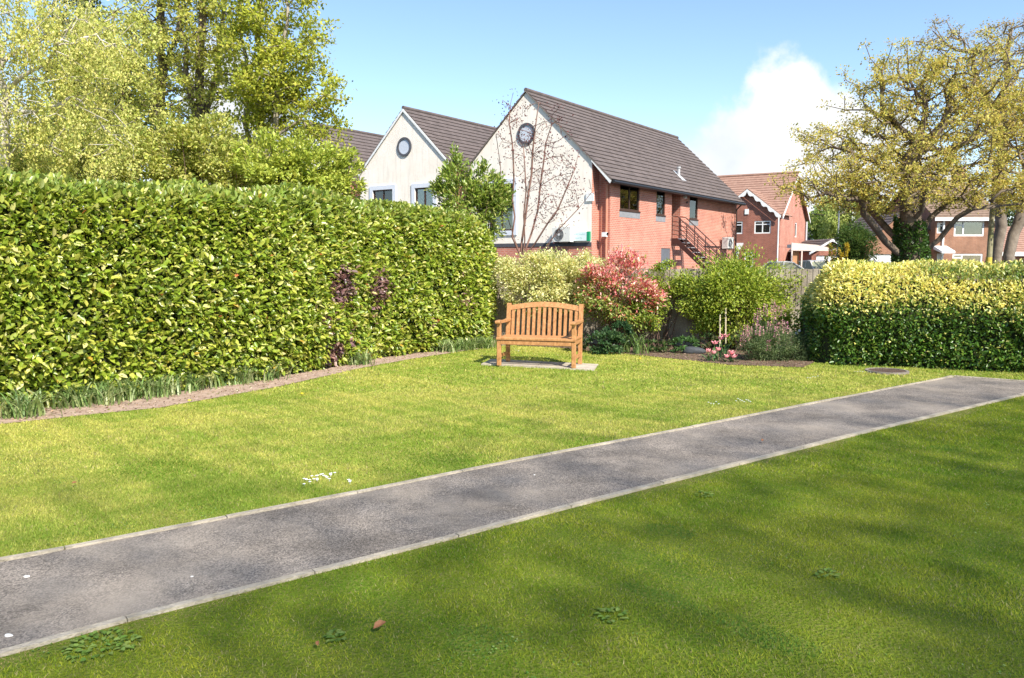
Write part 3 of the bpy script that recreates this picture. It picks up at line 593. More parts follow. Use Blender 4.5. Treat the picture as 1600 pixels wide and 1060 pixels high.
# pink-flowered wallflower bush
c_, r_ = DD(1202, 540, 13.3, 52, 34, .4)
wb = clump('wallflower_bush', 'grey-green bush with tall pink flower spikes beside the golden hedge', 'flowering bush', c_, r_, 9000, .05, .010, [(.11, .17, .06), (.16, .22, .09), (.08, .13, .05), (.22, .27, .12)], None, nstem=24, sub=70, shell=.3, blob=.3, lm=LEAFM, stem=mat('green_stem', (.12, .18, .05), .7), stem_r=.006)
base = np.array([c_[0], c_[1], 0]); VS, FS, CS = [], [], []; bs = 0; stm = MB()
for (px, py) in ((1165, 517), (1160, 532), (1172, 520), (1181, 500), (1186, 492), (1190, 520), (1196, 485), (1209, 490), (1215, 487), (1211, 505), (1213, 520), (1220, 508), (1228, 512), (1202, 512), (1215, 532), (1175, 545), (1232, 537), (1201, 540), (1168, 525), (1224, 485), (1184, 515), (1208, 478)):
    q = D(px, py, 13.2 + RNG.normal(0, .12)); f0 = q - np.array([0, 0, .10]); k = 60
    t = RNG.random(k); P = f0 + np.array([0, 0, .20]) * t[:, None] + np.stack([np.cos(t * 60), np.sin(t * 60), 0 * t], 1) * (.028 * (1.1 - t * .6))[:, None]
    V, F = leafgeo(P - base, np.stack([np.cos(t * 60), np.sin(t * 60), .3 + 0 * t], 1), .024, .02, .2, simple=True)
    VS.append(V); FS.append(F + bs); bs += len(V); CS.append(palette(k, [(.62, .28, .36), (.70, .42, .42), (.72, .5, .4), (.5, .22, .36)], None, .12))
    stm.tube([tuple(base * 0 + (c_ - base) * .5 + np.array([*RNG.normal(0, .05, 2), 0])), tuple((f0 - base) * np.array([.9, 1, .8])), tuple(f0 - base + np.array([0, 0, .15]))], [.005, .004, .003], 4)
mesh_np('flower_spikes', np.concatenate(VS), np.concatenate(FS), LEAFM, wb, np.concatenate(CS)); stm.build('flower_stem', mat('green_stem', (.12, .18, .05)), wb)
# strappy leaf clumps
def strap(name, label, c, n_, h, spread, cols, group=None, wid=.014, parent_lm=LEAF):
    VS, FS, CS = [], [], []; bs = 0; K = 5
    for i in range(n_):
        a = RNG.uniform(0, 2 * PI); b = np.array([RNG.normal(0, spread * .38), RNG.normal(0, spread * .38), 0]); hh = h * RNG.uniform(.55, 1.15); out = spread * RNG.uniform(.3, 1.3); d = np.array([math.cos(a), math.sin(a), 0]); s = np.array([-d[1], d[0], 0]) * wid / 2
        for k in range(K + 1):
            t = k / K; p = b + d * out * t ** 1.5 + np.array([0, 0, hh * (1.75 * t - .95 * t * t) / .8]); wv = s * (1 - t ** 3) + s * .08
            VS += [p - wv, p + wv]
        FS.append(np.array([[bs + 2 * k, bs + 2 * k + 1, bs + 2 * k + 3, bs + 2 * k + 2] for k in range(K)])); CS.append(np.repeat(palette(1, cols, None, .25), K, 0)); bs += 2 * (K + 1)
    o = mesh_np(name, np.array(VS), np.concatenate(FS), parent_lm, None, np.concatenate(CS)); o.location = (c[0], c[1], .008); tag(o, label, 'plant', group); return o
BLU = [(.20, .30, .09), (.30, .38, .14), (.13, .21, .06), (.40, .45, .22)]
blabs = [((35, 648), 'small strappy bluebell clump at the left end of the laurel hedge foot'), ((110, 632), 'strappy bluebell clump at the hedge foot, second from the left edge'), ((160, 628), 'wide strappy clump at the hedge foot near the left end of the row'),
         ((205, 620), 'strappy clump at the hedge foot, fourth from the left edge'), ((250, 615), 'strappy clump in the middle of the left hedge border'), ((295, 606), 'dense strappy clump just right of the middle of the left hedge border'),
         ((335, 600), 'tall strappy clump at the hedge foot, left of the bare soil'), ((375, 596), 'second last strappy clump before the bare soil under the hedge'), ((415, 590), 'last strappy clump beside the bare soil under the hedge'),
         ((560, 566), 'low strappy tuft under the dead patch of the laurel hedge'), ((700, 546), 'strappy clump near the far end of the laurel hedge'), ((728, 543), 'rounded strappy clump between hedge end and bench'), ((755, 540), 'dark strappy clump just left of the bench')]
for (p, lab) in blabs:
    g_ = G(p[0], p[1] + 4); strap('bluebell_clump', lab, g_, 130, .24 if p[0] < 500 else .2, .27, BLU, 'strappy leaf clumps along the laurel hedge', .017)
strap('iris_clump', 'spiky green strap-leaved clump in the flower bed right of the bench', G(992, 553), 46, .34, .26, [(.12, .2, .05), (.2, .28, .09)], None, .02)
c_, r_ = DD(945, 536, 14.2, 32, 17, .3)
clump('low_green_plant', 'dark green low leafy plant right beside the bench', 'plant', c_, r_, 1500, .07, .035, [(.035, .085, .03), (.06, .12, .04), (.10, .17, .06)], None, nstem=4, sub=24)
c_, r_ = DD(968, 520, 14.7, 20, 14, .2)
clump('low_green_plant', 'dark green leafy plant below the red-leaved shrub', 'plant', c_, r_, 900, .08, .03, [(.04, .10, .04), (.07, .14, .05)], None, nstem=4, sub=16)
c_, r_ = DD(1065, 538, 14.3, 24, 10, .2)
clump('low_green_plant', 'low green leafy plant at the fence foot left of the dark stone', 'plant', c_, r_, 700, .06, .03, [(.06, .13, .04), (.10, .2, .05)], None, nstem=3, sub=14)
for (px, py, Y_, rx, ry, n_, lab) in ((1028, 541, 14.5, 26, 9, 700, 'flat dark green plant between the iris clump and the low leafy plant'), (905, 533, 14.6, 16, 10, 500, 'dark leafy plant peeping out behind the right bench leg'), (1100, 532, 14.7, 22, 9, 600, 'dark green ground plant behind the dark stone')):
    c_, r_ = DD(px, py, Y_, rx, ry, .25); clump('low_green_plant', lab, 'plant', c_, r_, n_, .06, .03, [(.05, .10, .03), (.09, .16, .04), (.14, .12, .06)], None, nstem=5, sub=16)
c_, r_ = DD(1245, 550, 13.3, 20, 28, .25)
clump('feathery_plant', 'feathery grey-green plant squeezed between pink flower bush and golden hedge', 'plant', c_, r_, 2600, .05, .007, [(.10, .15, .06), (.15, .2, .09)], None, nstem=8, sub=26, lm=LEAFM)
g_ = G(1243, 566); mb = MB()
wf = empty('white_flower_plant', 'thin stems with two small white flowers by the fence', 'flower', D(1247, 519, 13.6) * np.array([1, 1, 0]))
for (px, py) in ((1244, 521), (1249, 517)):
    q = D(px, py, 13.6) - np.array(wf.location); MB().tube([(0, 0, 0), tuple(q * np.array([.6, .6, .6])), tuple(q)], .003, 4).build('stem', mat('green_stem', (0, 0, 0)), wf)
    m_ = MB(); m_.disc(q, (0, -1, .4), .022, 0, .008, 9); m_.build('flower', WHITE, wf)
# stone
def stone(name, label, cat, c, r, m, sq=(1, 1, .5)):
    me = bpy.data.meshes.new(name); import bmesh
    bm = bmesh.new(); bmesh.ops.create_icosphere(bm, subdivisions=3, radius=1)
    for v in bm.verts: v.co = Vector([v.co[i] * r * sq[i] * (1 + .16 * float(vnoise(np.array(v.co), 1.8, r * 90 + c[0]))) for i in range(3)])
    bm.to_mesh(me); bm.free(); o = bpy.data.objects.new(name, me); COL.objects.link(o); me.materials.append(m); o.location = c; return tag(o, label, cat)
stone('dark_stone', 'dark grey stone lying at the fence foot', 'stone', (*G(1083, 553)[:2], .05), .17, mat('dark_rock', (.05, .055, .06), .8, var=.3, scale=6), (1.2, .8, .5))
for (px, py, r, lab) in ((42, 905, .016, 'small white pebble on the path near the far edging'), (14, 998, .018, 'small white pebble on the path at the lower left corner'), (300, 905, .008, 'tiny pale pebble in the middle of the path'), (835, 745, .008, 'tiny pale pebble on the path where it leaves the shade')):
    stone('pebble', lab, 'pebble', (*G(px, py)[:2], .014), r, mat('white_pebble', (.72, .70, .66), .6, var=.1), (1, .7, .4))
# tulips
PET = mat('pink_petal', (.72, .16, .22), .5, scale=30, col2=(.80, .40, .40)); STEMG = mat('green_stem', (0, 0, 0)); TLEAF = mat('tulip_leaf', (.08, .17, .06), .5, var=.25)
def tulip(px, py, Y, lab, open_=1.):
    q = D(px, py, Y); t = empty('tulip', lab, 'tulip', (q[0], q[1], 0.01), random.uniform(0, 6), 'pink tulips in the flower bed'); z = q[2] - .03
    MB().tube([(0, 0, 0), (.012, .004, z * .5), (0, 0, z)], .005, 6).build('stem', STEMG, t)
    for k in range(6):
        a = k * PI / 3; ro = .034 * open_ * (1 if k % 2 else .86); mb = MB(); vs = []
        for (h_, rr, w_) in ((0, .006, .008), (.02, ro * .95, .024), (.042, ro * 1.12, .024), (.062, ro * 1.15 * open_, .006)):
            for s in (-1, 0, 1):
                vs.append((math.cos(a + s * w_ / max(rr, .012)) * rr * (1 if s else 1.08), math.sin(a + s * w_ / max(rr, .012)) * rr * (1 if s else 1.08), z + h_))
        mb.add(vs, [(i * 3 + j, i * 3 + j + 1, i * 3 + j + 4, i * 3 + j + 3) for i in range(3) for j in range(2)]); mb.build('petal', PET, t)
    for k in range(3):
        a = k * 2.2 + 1; vs = []
        for i in range(6):
            f = i / 5; rr = .02 + .12 * f ** 1.5; h_ = z * .85 * (1.5 * f - .6 * f * f); w_ = .022 * math.sin(PI * min(f * .9 + .1, 1)) + .001; c = np.array([math.cos(a) * rr, math.sin(a) * rr, h_]); s = np.array([-math.sin(a), math.cos(a), 0]) * w_; vs += [c - s, c + s]
        MB().add(vs, [(2 * i, 2 * i + 1, 2 * i + 3, 2 * i + 2) for i in range(5)]).build('leaf', TLEAF, t)
for (px, py, Y, lab, op) in ((1133, 526, 13.6, 'tallest pink tulip, wide open, at the top right of the group', 1.5), (1127, 530, 13.65, 'pink open tulip just below left of the tallest one', 1.3), (1117, 537, 13.4, 'deep pink open tulip in the middle of the left side', 1.4), (1107, 549, 13.1, 'pale pink tulip, leftmost of the group', 1.), (1115, 552, 13.05, 'closed pink tulip, second from the left at the bottom', 1.),
                            (1122, 547, 13.1, 'pink and white tulip, right of the two pale ones', 1.1), (1135, 558, 12.95, 'low pink tulip at the lawn edge, left of the front pair', 1.1), (1143, 552, 13.0, 'upper bright pink tulip of the low right pair', 1.3), (1146, 558, 12.95, 'bright pink tulip low at the lawn edge, rightmost of the group', 1.3)):
    tulip(px, py, Y, lab, op)
# daisies, leaf, weed
def daisy(px, py, lab, grp, r=.013):
    q = G(px, py); mb = MB(); mb.tube([(0, 0, 0), (0, 0, .019)], .0015, 4); vs = [(0, 0, .020)]; n_ = 16
    for k in range(n_): a = 2 * PI * k / n_; rr = r if k % 2 else r * .7; vs.append((math.cos(a) * rr, math.sin(a) * rr, .020 + .003 * (k % 2)))
    mb.add(vs, [(0, 1 + k, 1 + (k + 1) % n_) for k in range(n_)]); mb.disc((0, 0, .018), (0, 0, 1), r * .3, 0, .006, 8); o = mb.build('daisy', WHITE); o.location = q; tag(o, lab, 'daisy', grp)
for k in range(22):
    daisy(474 + 48 * (k / 21) + random.uniform(-3, 3), 756 - 10 * (k / 21) + random.uniform(-5, 5), 'small white daisy in the long cluster beside the path', 'daisy cluster beside the path', .0125)
for k in range(3): daisy(546 + random.uniform(-3, 3), 755 + random.uniform(-4, 4), 'small white daisy of the trio just right of the long cluster', 'daisy trio')
for k in range(5): daisy(1107 + 4 * k, 632 + random.uniform(-2, 2), 'white daisy in the left patch on the far lawn', 'left daisy patch on the far lawn', .012)
for k in range(8): daisy(1150 + 3.2 * k, 628 + random.uniform(-3, 3), 'white daisy in the middle patch on the far lawn', 'middle daisy patch on the far lawn', .013)
for k in range(5): daisy(1262 + 4 * k, 591 + random.uniform(-2, 2), 'white daisy in the patch by the golden hedge', 'daisy patch by the golden hedge', .012)
for k in range(7): daisy(1336 + 4 * k, 582 + random.uniform(-2, 2), 'white daisy beside the manhole cover', 'daisies beside the manhole', .012)
for k in range(2): daisy(806 + 4 * k, 549 + k, 'white daisy in the grass behind the bench', 'daisies behind the bench', .012)
def dandelion(px, py, lab):
    o = MB().tube([(0, 0, 0), (0, 0, .03)], .002, 5).disc((0, 0, .03), (0, 0, 1), .018, 0, .009, 12).build('dandelion', mat('yellow_petal', (.75, .55, .03), .7)); o.location = G(px, py); tag(o, lab, 'dandelion')
dandelion(472, 619, 'yellow dandelion in the lawn below the laurel hedge'); dandelion(1000, 563, 'yellow dandelion by the flower bed'); dandelion(296, 630, 'pale yellow dandelion at the edge of the left border')
def dryleaf(px, py, s, lab, rot=.6):
    V, F = leafgeo(np.array([[0, 0, .03]]), np.array([[math.cos(rot), math.sin(rot), .25]]), s, s * .5, .35, np.array([[0, -.6, 1.]]))
    o = mesh_np('fallen_leaf', V, F, mat('dry_leaf', (.28, .12, .05), .6, var=.3, scale=20)); o.location = G(px, py); tag(o, lab, 'fallen leaf')
dryleaf(583, 993, .07, 'large brown fallen leaf on the near lawn', .7); dryleaf(497, 1020, .035, 'small faded brown leaf on the near lawn left of the large one', 1.9); dryleaf(112, 762, .04, 'reddish dry leaf on the lawn left of the daisies', .1); dryleaf(1190, 695, .05, 'tan dry leaf on the near lawn by the path', 1.)
# rosette weeds
def weed(px, py, n_, s, lab):
    a = RNG.uniform(0, 2 * PI, n_); rr = RNG.random(n_) ** .5 * s; P = np.stack([np.cos(a) * rr, np.sin(a) * rr, np.full(n_, .008) + RNG.random(n_) * .012], 1)
    a2 = a + RNG.normal(0, .6, n_); V, F = leafgeo(P, np.stack([np.cos(a2), np.sin(a2), np.full(n_, .12)], 1), .034, .019, .15, np.tile([[0, 0, 1.]], (n_, 1)) + RNG.normal(0, .2, (n_, 3)))
    o = mesh_np('weed', V, F, LEAFM, cols=np.repeat(palette(n_, [(.17, .28, .05), (.25, .34, .08)], None, .2), 2, 0)); o.location = G(px, py); tag(o, lab, 'weed')
weed(160, 1012, 90, .13, 'broad-leaved weed patch in the near lawn at lower left'); weed(525, 1000, 26, .045, 'small weed beside the large brown leaf'); weed(1100, 775, 30, .055, 'low weed clump on the near lawn under the path'); weed(955, 965, 26, .07, 'flat weed in the middle of the near lawn'); weed(1290, 900, 30, .05, 'spreading weed on the near lawn toward the right')
#TREES
SHN = 25000
# ---------------------------------------------------------------- buildings
def tiled_slope(mb, x0, x1, ya, za, yb, zb, course=.3, t=.045, over=.05):
    """courses from eave (ya, za) to ridge (yb, zb), running along x"""
    dy, dz = yb - ya, zb - za; Ln = math.hypot(dy, dz); u = (dy / Ln, dz / Ln); nn = (-u[1], u[0]) if u[1] * 1 >= 0 and dy < 0 else (-u[1], u[0])
    if nn[1] < 0: nn = (-nn[0], -nn[1])
    k = max(1, round(Ln / course)); c = Ln / k
    for i in range(k):
        s0, s1 = i * c - (over if i else 0), (i + 1) * c
        a = (ya + u[0] * s0 + nn[0] * t, za + u[1] * s0 + nn[1] * t); b = (ya + u[0] * s1 + nn[0] * .004, za + u[1] * s1 + nn[1] * .004)
        a0 = (ya + u[0] * s0 - nn[0] * .015, za + u[1] * s0 - nn[1] * .015); b0 = (ya + u[0] * s1 - nn[0] * .03, za + u[1] * s1 - nn[1] * .03)
        mb.prism([a0, b0, b, a], x0, x1, 'x')
def tiled_slope_y(mb, y0, y1, xa, za, xb, zb, **k):
    m2 = MB(); tiled_slope(m2, y0, y1, xa, za, xb, zb, **k); mb.add([(p[1], p[0], p[2]) for p in m2.v], [tuple(reversed(f)) for f in m2.f])
def window(par, ax, c, u0, u1, z0, z1, out, fm=DARKBROWN, mull=(), trans=(), fr=.06, sill=None, curtain=0, sillm=None):
    """window in a wall: ax = axis of the wall's normal, c = outer face coordinate, out = +-1 outward"""
    def B(mb, a, b, zc, zd, d0, d1):
        lo, hi = c + out * d0, c + out * d1
        return mb.box(a, b, lo, hi, zc, zd) if ax == 'y' else mb.box(lo, hi, a, b, zc, zd)
    mb = MB(); B(mb, u0, u0 + fr, z0, z1, -.10, -.03); B(mb, u1 - fr, u1, z0, z1, -.10, -.03); B(mb, u0 + fr, u1 - fr, z0, z0 + fr, -.10, -.03); B(mb, u0 + fr, u1 - fr, z1 - fr, z1, -.10, -.03)
    for m_ in mull: B(mb, u0 + (u1 - u0) * m_ - fr * .45, u0 + (u1 - u0) * m_ + fr * .45, z0 + fr, z1 - fr, -.098, -.034)
    for a, b, t_ in trans: B(mb, u0 + (u1 - u0) * a + fr * .5, u0 + (u1 - u0) * b - fr * .5, z0 + (z1 - z0) * t_ - fr * .4, z0 + (z1 - z0) * t_ + fr * .4, -.096, -.036)
    f = mb.build('window', fm, par)
    B(MB(), u0 + fr * .9, u1 - fr * .9, z0 + fr * .9, z1 - fr * .9, -.074, -.066).build('pane', GLASS, f)
    if sill: B(MB(), u0 - .05, u1 + .05, z0 - sill, z0, -.09, .035).build('sill', sillm or fm, f)
    if curtain:
        mb = MB(); n_ = 9
        for side in ((0,) if curtain == 1 else (0, 1)):
            a = u0 + .03 if side == 0 else u1 - .03 - (u1 - u0) * .28; wd = (u1 - u0) * .28 / n_
            for k in range(n_): B(mb, a + k * wd, a + (k + .7) * wd, z0, z1, -.16 - .015 * (k % 2), -.145 - .015 * (k % 2))
        if curtain == 3: B(mb, u0, u1, z0 + (z1 - z0) * .0, z1, -.26, -.25)
        mb.build('curtain', CURTAIN, f)
    return f
def hollow(mb, x0, x1, y0, y1, z1, t=.25, holes=None, z0=0):
    holes = holes or {}
    mb.holes('y', y0, y0 + t, x0, x1, z0, z1, holes.get('y0', [])); mb.holes('y', y1 - t, y1, x0, x1, z0, z1, holes.get('y1', []))
    mb.holes('x', x0, x0 + t, y0 + t, y1 - t, z0, z1, holes.get('x0', [])); mb.holes('x', x1 - t, x1, y0 + t, y1 - t, z0, z1, holes.get('x1', [])); return mb
TO = np.array([3.96, 32.6]); TA = math.radians(55.375)
def tloc(y): return (TO[0] - math.sin(TA) * y, TO[1] + math.cos(TA) * y, 0)
RZ, SL, LEN = 8.72, .955, 15.0
UPVC = mat('blue_white_panel', (.66, .69, .75), .5, var=.04)
LOUV = mat('louvre_pane', (.50, .54, .60), .5, scale=30, col2=(.62, .66, .72))
def unit_house(first):
    lab = 'nearest cream-gabled building with red brick side wall and outside stair' if first else 'middle cream gabled unit with white verge boards, left of the brick-sided one'
    t = empty('gabled_building', lab, 'building', tloc(0 if first else 6.85), TA, 'row of cream-gabled buildings')
    YR = 3.70; zr = lambda y: RZ - SL * abs(y - YR)
    sh = [(.85, 2.68, 3.76, 4.81), (4.41, 5.36, 3.72, 4.81), (6.11, 7.11, 2.70, 4.86), (8.26, 9.32, 3.70, 4.81), (5.01, 6.05, 0, 2.23)] if first else []
    mb = MB(); hollow(mb, 0, LEN, 0 if first else .02, 6.84, zr(0) - .03, holes={'y0': sh})
    for x0, x1 in ((0, .25), (LEN - .25, LEN)): mb.prism([(.0 if first else .02, zr(0) - .03), (6.84, zr(0) - .03), (6.84, zr(6.84) - .04), (YR, RZ - .06), (0 if first else .02, zr(0) - .028)], x0, x1, 'x')
    mb.build('brick_wall', BRICK, t)
    # projecting rendered bay
    ya, yb = (.54, 6.60) if first else (1.08, 6.62)
    wins = [(4.35, 5.60, 2.95, 4.95)] if first else [(1.95, 3.05, 3.4, 5.02), (4.45, 5.75, 3.6, 5.05)]
    mb = MB(); zc = 5.62
    mb.holes('x', -.57, -.32, ya, yb, 2.40, zc, wins)
    mb.box(-.32, 0, yb - .2, yb, 2.40, zc)
    if not first: mb.box(-.32, 0, ya, ya + .2, 2.4, zc)
    mb.prism([(ya, zc), (yb, zc), (yb, zr(yb) - .05), (YR, RZ - .07), (ya, zr(ya) - .05)], -.57, -.32, 'x')
    mb.build('rendered_gable', RENDERW, t)
    MB().box(-.575, 0, ya, yb, 2.25, 2.398).build('brick_band', mat('blue_brick', (.075, .075, .085), .8, var=.2, scale=15), t)
    MB().box(-.55, 0, ya, yb, 0, 2.248).build('brick_plinth', BRICK, t)
    if first: MB().box(-.56, 0, ya - .015, ya + .24, 0, zr(ya) - .06).build('brick_return', BRICK, t)
    for (a, b, c, d) in wins:
        mb = MB(); fw = .2
        for q in ((a - fw, a, c - fw, d + fw), (b, b + fw, c - fw, d + fw), (a, b, d, d + fw), (a, b, c - fw, c)): mb.box(-.62, -.572, *q)
        mb.build('window_surround', UPVC, t); window(t, 'x', -.57, a, b, c, d, -1, mull=(.5,), curtain=3)
    # round window
    f = MB().disc((-.565, YR - .03, 6.96), (-1, 0, 0), .44, .34, .06, 48).build('round_window', mat('dark_grey_paint', (.09, .09, .10), .6, var=.15), t)
    mb = MB().disc((-.572, YR - .03, 6.96), (-1, 0, 0), .345, 0, .02, 48); mb.build('pane', LOUV, f)
    # roof
    mb = MB(); e0 = -.36 if first else .06; e1 = 6.80
    xr0 = -.62 if first else -.12
    tiled_slope(mb, xr0, LEN + .25, e0, zr(e0), YR, RZ); tiled_slope(mb, -.12, LEN + .25, e1, zr(e1), YR, RZ)
    by0, by1 = ya - .10, yb + .06
    tiled_slope(mb, -.62, -.125, by1, zr(by1), YR, RZ)
    if not first: tiled_slope(mb, -.62, -.125, by0, zr(by0), YR, RZ)
    mb.tube([(-.62, YR, RZ + .03), (LEN + .25, YR, RZ + .03)], .09, 10)
    rf = mb.build('roof', TILE, t)
    VB = DARKBROWN if first else WHITE
    th = .025 if first else .13
    mb = MB(); 
    for s, yy in ((1, by1), (-1, e0 if first else by0)):
        mb.prism([(YR, RZ - .02), (yy, zr(yy) - .02), (yy, zr(yy) - .02 - th), (YR, RZ - .02 - th)], -.64, -.62, 'x')
    mb.build('verge_board', mat('verge_mortar', (.20, .17, .14), .9, var=.2) if first else WHITE, t)
    if first:
        MB().prism([(-.36, zr(-.36) - .05), (.54, zr(.54) - .05), (.54, zr(.54) - .12), (.5, zr(.54) - .14), (-.30, zr(-.36) - .15)], -.64, -.60, 'x').build('soffit_board', WHITE, t)
        mb = MB(); mb.tube([(-.55, -.42, 4.76), (LEN + .15, -.42, 4.76)], .065, 8); mb.box(-.5, LEN + .1, -.36, -.33, 4.70, 4.86); mb.box(-.5, LEN, -.34, 0, 4.80, 4.83); mb.build('gutter', BLACKP, t)
        mb = MB(); mb.tube([(LEN - .35, -.40, 4.74), (LEN - .35, -.12, 4.45), (LEN - .35, -.12, 0)], .045, 8); mb.build('downpipe', DARKBROWN, t)
        mb = MB(); mb.tube([(-.09, .12, 4.70), (-.09, .12, 0)], .05, 8); mb.build('downpipe', mat('terracotta_pipe', (.50, .22, .14), .6), t)
        MB().tube([(-.05, .36, 4.9), (-.05, .36, 0)], .012, 6).build('cable', mat('terracotta_pipe', (0, 0, 0)), t)
        window(t, 'y', 0, *sh[0], -1, mull=(.52,), sill=.06, curtain=2); window(t, 'y', 0, *sh[1], -1, sill=.06, curtain=3); window(t, 'y', 0, *sh[3], -1, sill=.06, curtain=3)
        for (a, b, c, d) in (sh[0], sh[1], sh[3]): MB().box(a - .05, b + .05, -.012, .03, c - .30, c - .065).build('brick_sill', GREY, t)
        # recessed entrance: side cheeks and door
        mb = MB(); mb.box(5.9, 6.108, .251, 1.0, 2.6, 4.9); mb.box(7.112, 7.3, .251, 1.0, 2.6, 4.9); mb.build('door_recess', BRICK, t)
        d_ = MB().box(6.11, 7.11, .9, .95, 2.7, 4.75).build('door', DARKBROWN, t); MB().box(6.2, 6.26, .86, .9, 3.7, 3.75).tube([(6.23, .84, 3.72), (6.36, .84, 3.72)], .012, 6).build('handle', mat('steel', (.5, .5, .5), .3, metal=1.), d_)
        MB().box(6.0, 7.2, -.0, 1.0, 2.58, 2.698).build('landing', GREY, t)
        gd = MB().box(5.01, 6.05, .03, .08, 0, 2.23).build('door', mat('grey_door', (.13, .14, .16), .5, var=.1), t)
        MB().tube([(5.15, .0, 1.0), (5.28, .0, 1.0)], .015, 6).build('handle', mat('steel', (0, 0, 0)), gd)
        # security lights, box, vent
        l_ = MB().box(-.30, -.16, .02, .22, 2.62, 2.80).build('security_light', WHITE, t); MB().disc((-.23, .0, 2.74), (-.3, -1, -.4), .05, 0, .03, 12).build('lens', GLASS, l_)
        MB().box(-.62, -.585, .42, .78, 4.03, 4.36).build('alarm_box', WHITE, t)
        MB().box(7.45, 7.62, -.12, -.0, 4.62, 4.74).build('floodlight', WHITE, t); MB().disc((7.75, -.05, 4.45), (0, -1, 0), .05, 0, .06, 12).build('camera_dome', BLACKP, t)
        mb = MB(); y = .62; z = zr(y); mb.tube([(8.3, y, z - .1), (8.3, y, z + .38)], .07, 10); mb.tube([(8.3, y, z + .38), (8.3, y, z + .46)], .10, 10); mb.build('vent_pipe', mat('lead', (.42, .42, .42), .5), t)
        mb = MB(); mb.add([(8.05, y - .3, zr(y - .3) + .06), (8.6, y - .3, zr(y - .3) + .06), (8.45, y + .25, zr(y + .25) + .06), (8.15, y + .25, zr(y + .25) + .06)], [(0, 1, 2, 3)]); mb.build('lead_flashing', mat('lead', (0, 0, 0)), t)
        MB().tube([(10.2, -.03, 2.4), (12.5, -.03, 2.4)], .03, 6).build('cable_trunking', BLACKP, t)
    else:
        mb = MB(); mb.tube([(-.18, -.35, zr(0) + .0), (-.18, .98, zr(0) + .0)], .06, 8); mb.tube([(-.12, -.2, zr(0)), (-.06, -.2, 0)], .04, 8); mb.build('gutter', BLACKP, t)
    return t
u1 = unit_house(True); u2 = unit_house(False)
dup(u2, tloc(13.7), TA, 'third cream gabled unit of the row, half hidden behind the bright green tree'); dup(u2, tloc(20.55), TA, 'farthest gabled unit of the row, glimpsed through the trees on the left')
# outside stair: projects straight out from the door and descends
st = empty('fire_escape_stair', 'dark brown metal stair with railings down from the brick wall door', 'stairs', tloc(0), TA)
MET = mat('dark_red_metal', (.045, .016, .013), .6, var=.15); run = 2.95; drop = 2.7
zs = lambda y: 2.66 + (y + .30) * drop / run if y < -.30 else 2.66
for x in (6.13, 7.09):
    mb = MB(); yb = -.30 - run
    mb.prism([(0, 2.70), (-.30, 2.70), (yb, .02), (yb, -.0), (yb + .25, .0), (-.30, 2.40), (0, 2.40)], x - .02, x + .02, 'x'); mb.build('stringer', MET, st)
    mb = MB()
    for h in (.2, .4, .6, .8, 1.04):
        r0 = .018 if h < 1 else .024
        mb.tube([(x, -.02, 2.70 + h), (x, -.30, 2.70 + h - .05), (x, yb + .1, .1 + h)], r0, 6)
    mb.build('handrail', MET, st)
    for yy in (-.03, -.75, -1.3, -1.85, -2.4, -2.95): MB().tube([(x, yy, zs(yy) - .1), (x, yy, zs(yy) + 1.02)], .022, 6).build('baluster', MET, st)
TR = mat('galvanised_tread', (.30, .29, .30), .5, var=.15)
MB().box(6.15, 7.07, -.30, -.005, 2.66, 2.70).build('landing', TR, st)
for k in range(11):
    y = -.30 - (k + .55) * run / 12; MB().box(6.15, 7.07, y - .13, y + .11, zs(y) - .06, zs(y) - .025).build('tread', TR, st)
# air-conditioning units
AC = mat('off_white_enamel', (.68, .67, .62), .45, var=.04)
def ac_unit(lab, loc, rz, fan='dark'):
    t = empty('air_conditioner', lab, 'air conditioner', loc, rz, 'outdoor air-conditioning units')   # local: front faces -y, x 0..0.85
    MB().bbox(0, .85, 0, .32, 0, .60, .012).build('casing', AC, t)
    g = MB().disc((.33, -.003, .30), (0, -1, 0), .235, .215, .02, 28)
    for r in (.06, .10, .14, .18): g.disc((.33, -.006, .30), (0, -1, 0), r + .005, r - .005, .012, 24)
    g.box(.325, .335, -.02, -.006, .08, .52); g.box(.12, .54, -.02, -.006, .295, .305)
    g.build('fan_guard', mat('pale_wire', (.3, .3, .3), .5), t); MB().disc((.33, .0, .30), (0, -1, 0), .21, 0, .002, 28).build('fan_opening', BLACKP, t)
    mb = MB(); mb.disc((.33, -.004, .3), (0, -1, 0), .05, 0, .02, 12)
    mb.build('fan_hub', mat('hub_plastic', (.6, .6, .6), .5) if fan == 'dark' else BLACKP, t)
    mb = MB()
    for k in range(12): mb.box(-.006, .001, .03, .29, .06 + k * .042, .075 + k * .042)
    mb.build('coil_grille', mat('grille_grey', (.3, .3, .3), .5), t)
    mb = MB(); mb.box(.06, .10, .05, .42, -.05, -.0); mb.box(.74, .78, .05, .42, -.05, 0); mb.build('bracket', BLACKP, t); return t
def tw(x, y, z): return (TO[0] + math.cos(TA) * x - math.sin(TA) * y, TO[1] + math.sin(TA) * x + math.cos(TA) * y, z)
a1 = ac_unit('air-conditioning unit high on the far end of the lit red brick wall', tw(12.5, -.45, 2.31), TA)
a2 = ac_unit('air-conditioning unit on the cream gable left of the small sign', tw(-.97, 2.15, 2.42), TA - PI / 2)
sg = empty('wall_sign', 'small white box sign with green end and two rows of faint teal lettering', 'sign', tw(-.70, 1.42, 2.46), TA - PI / 2)
MB().box(0, .80, 0, .11, 0, .36).build('sign_panel', mat('sign_white', (.66, .76, .76), .4), sg)
MB().box(.742, .86, -.006, .116, -.006, .366).build('end_cap', mat('sign_green', (.01, .28, .13), .4), sg)
mb = MB(); x = .09
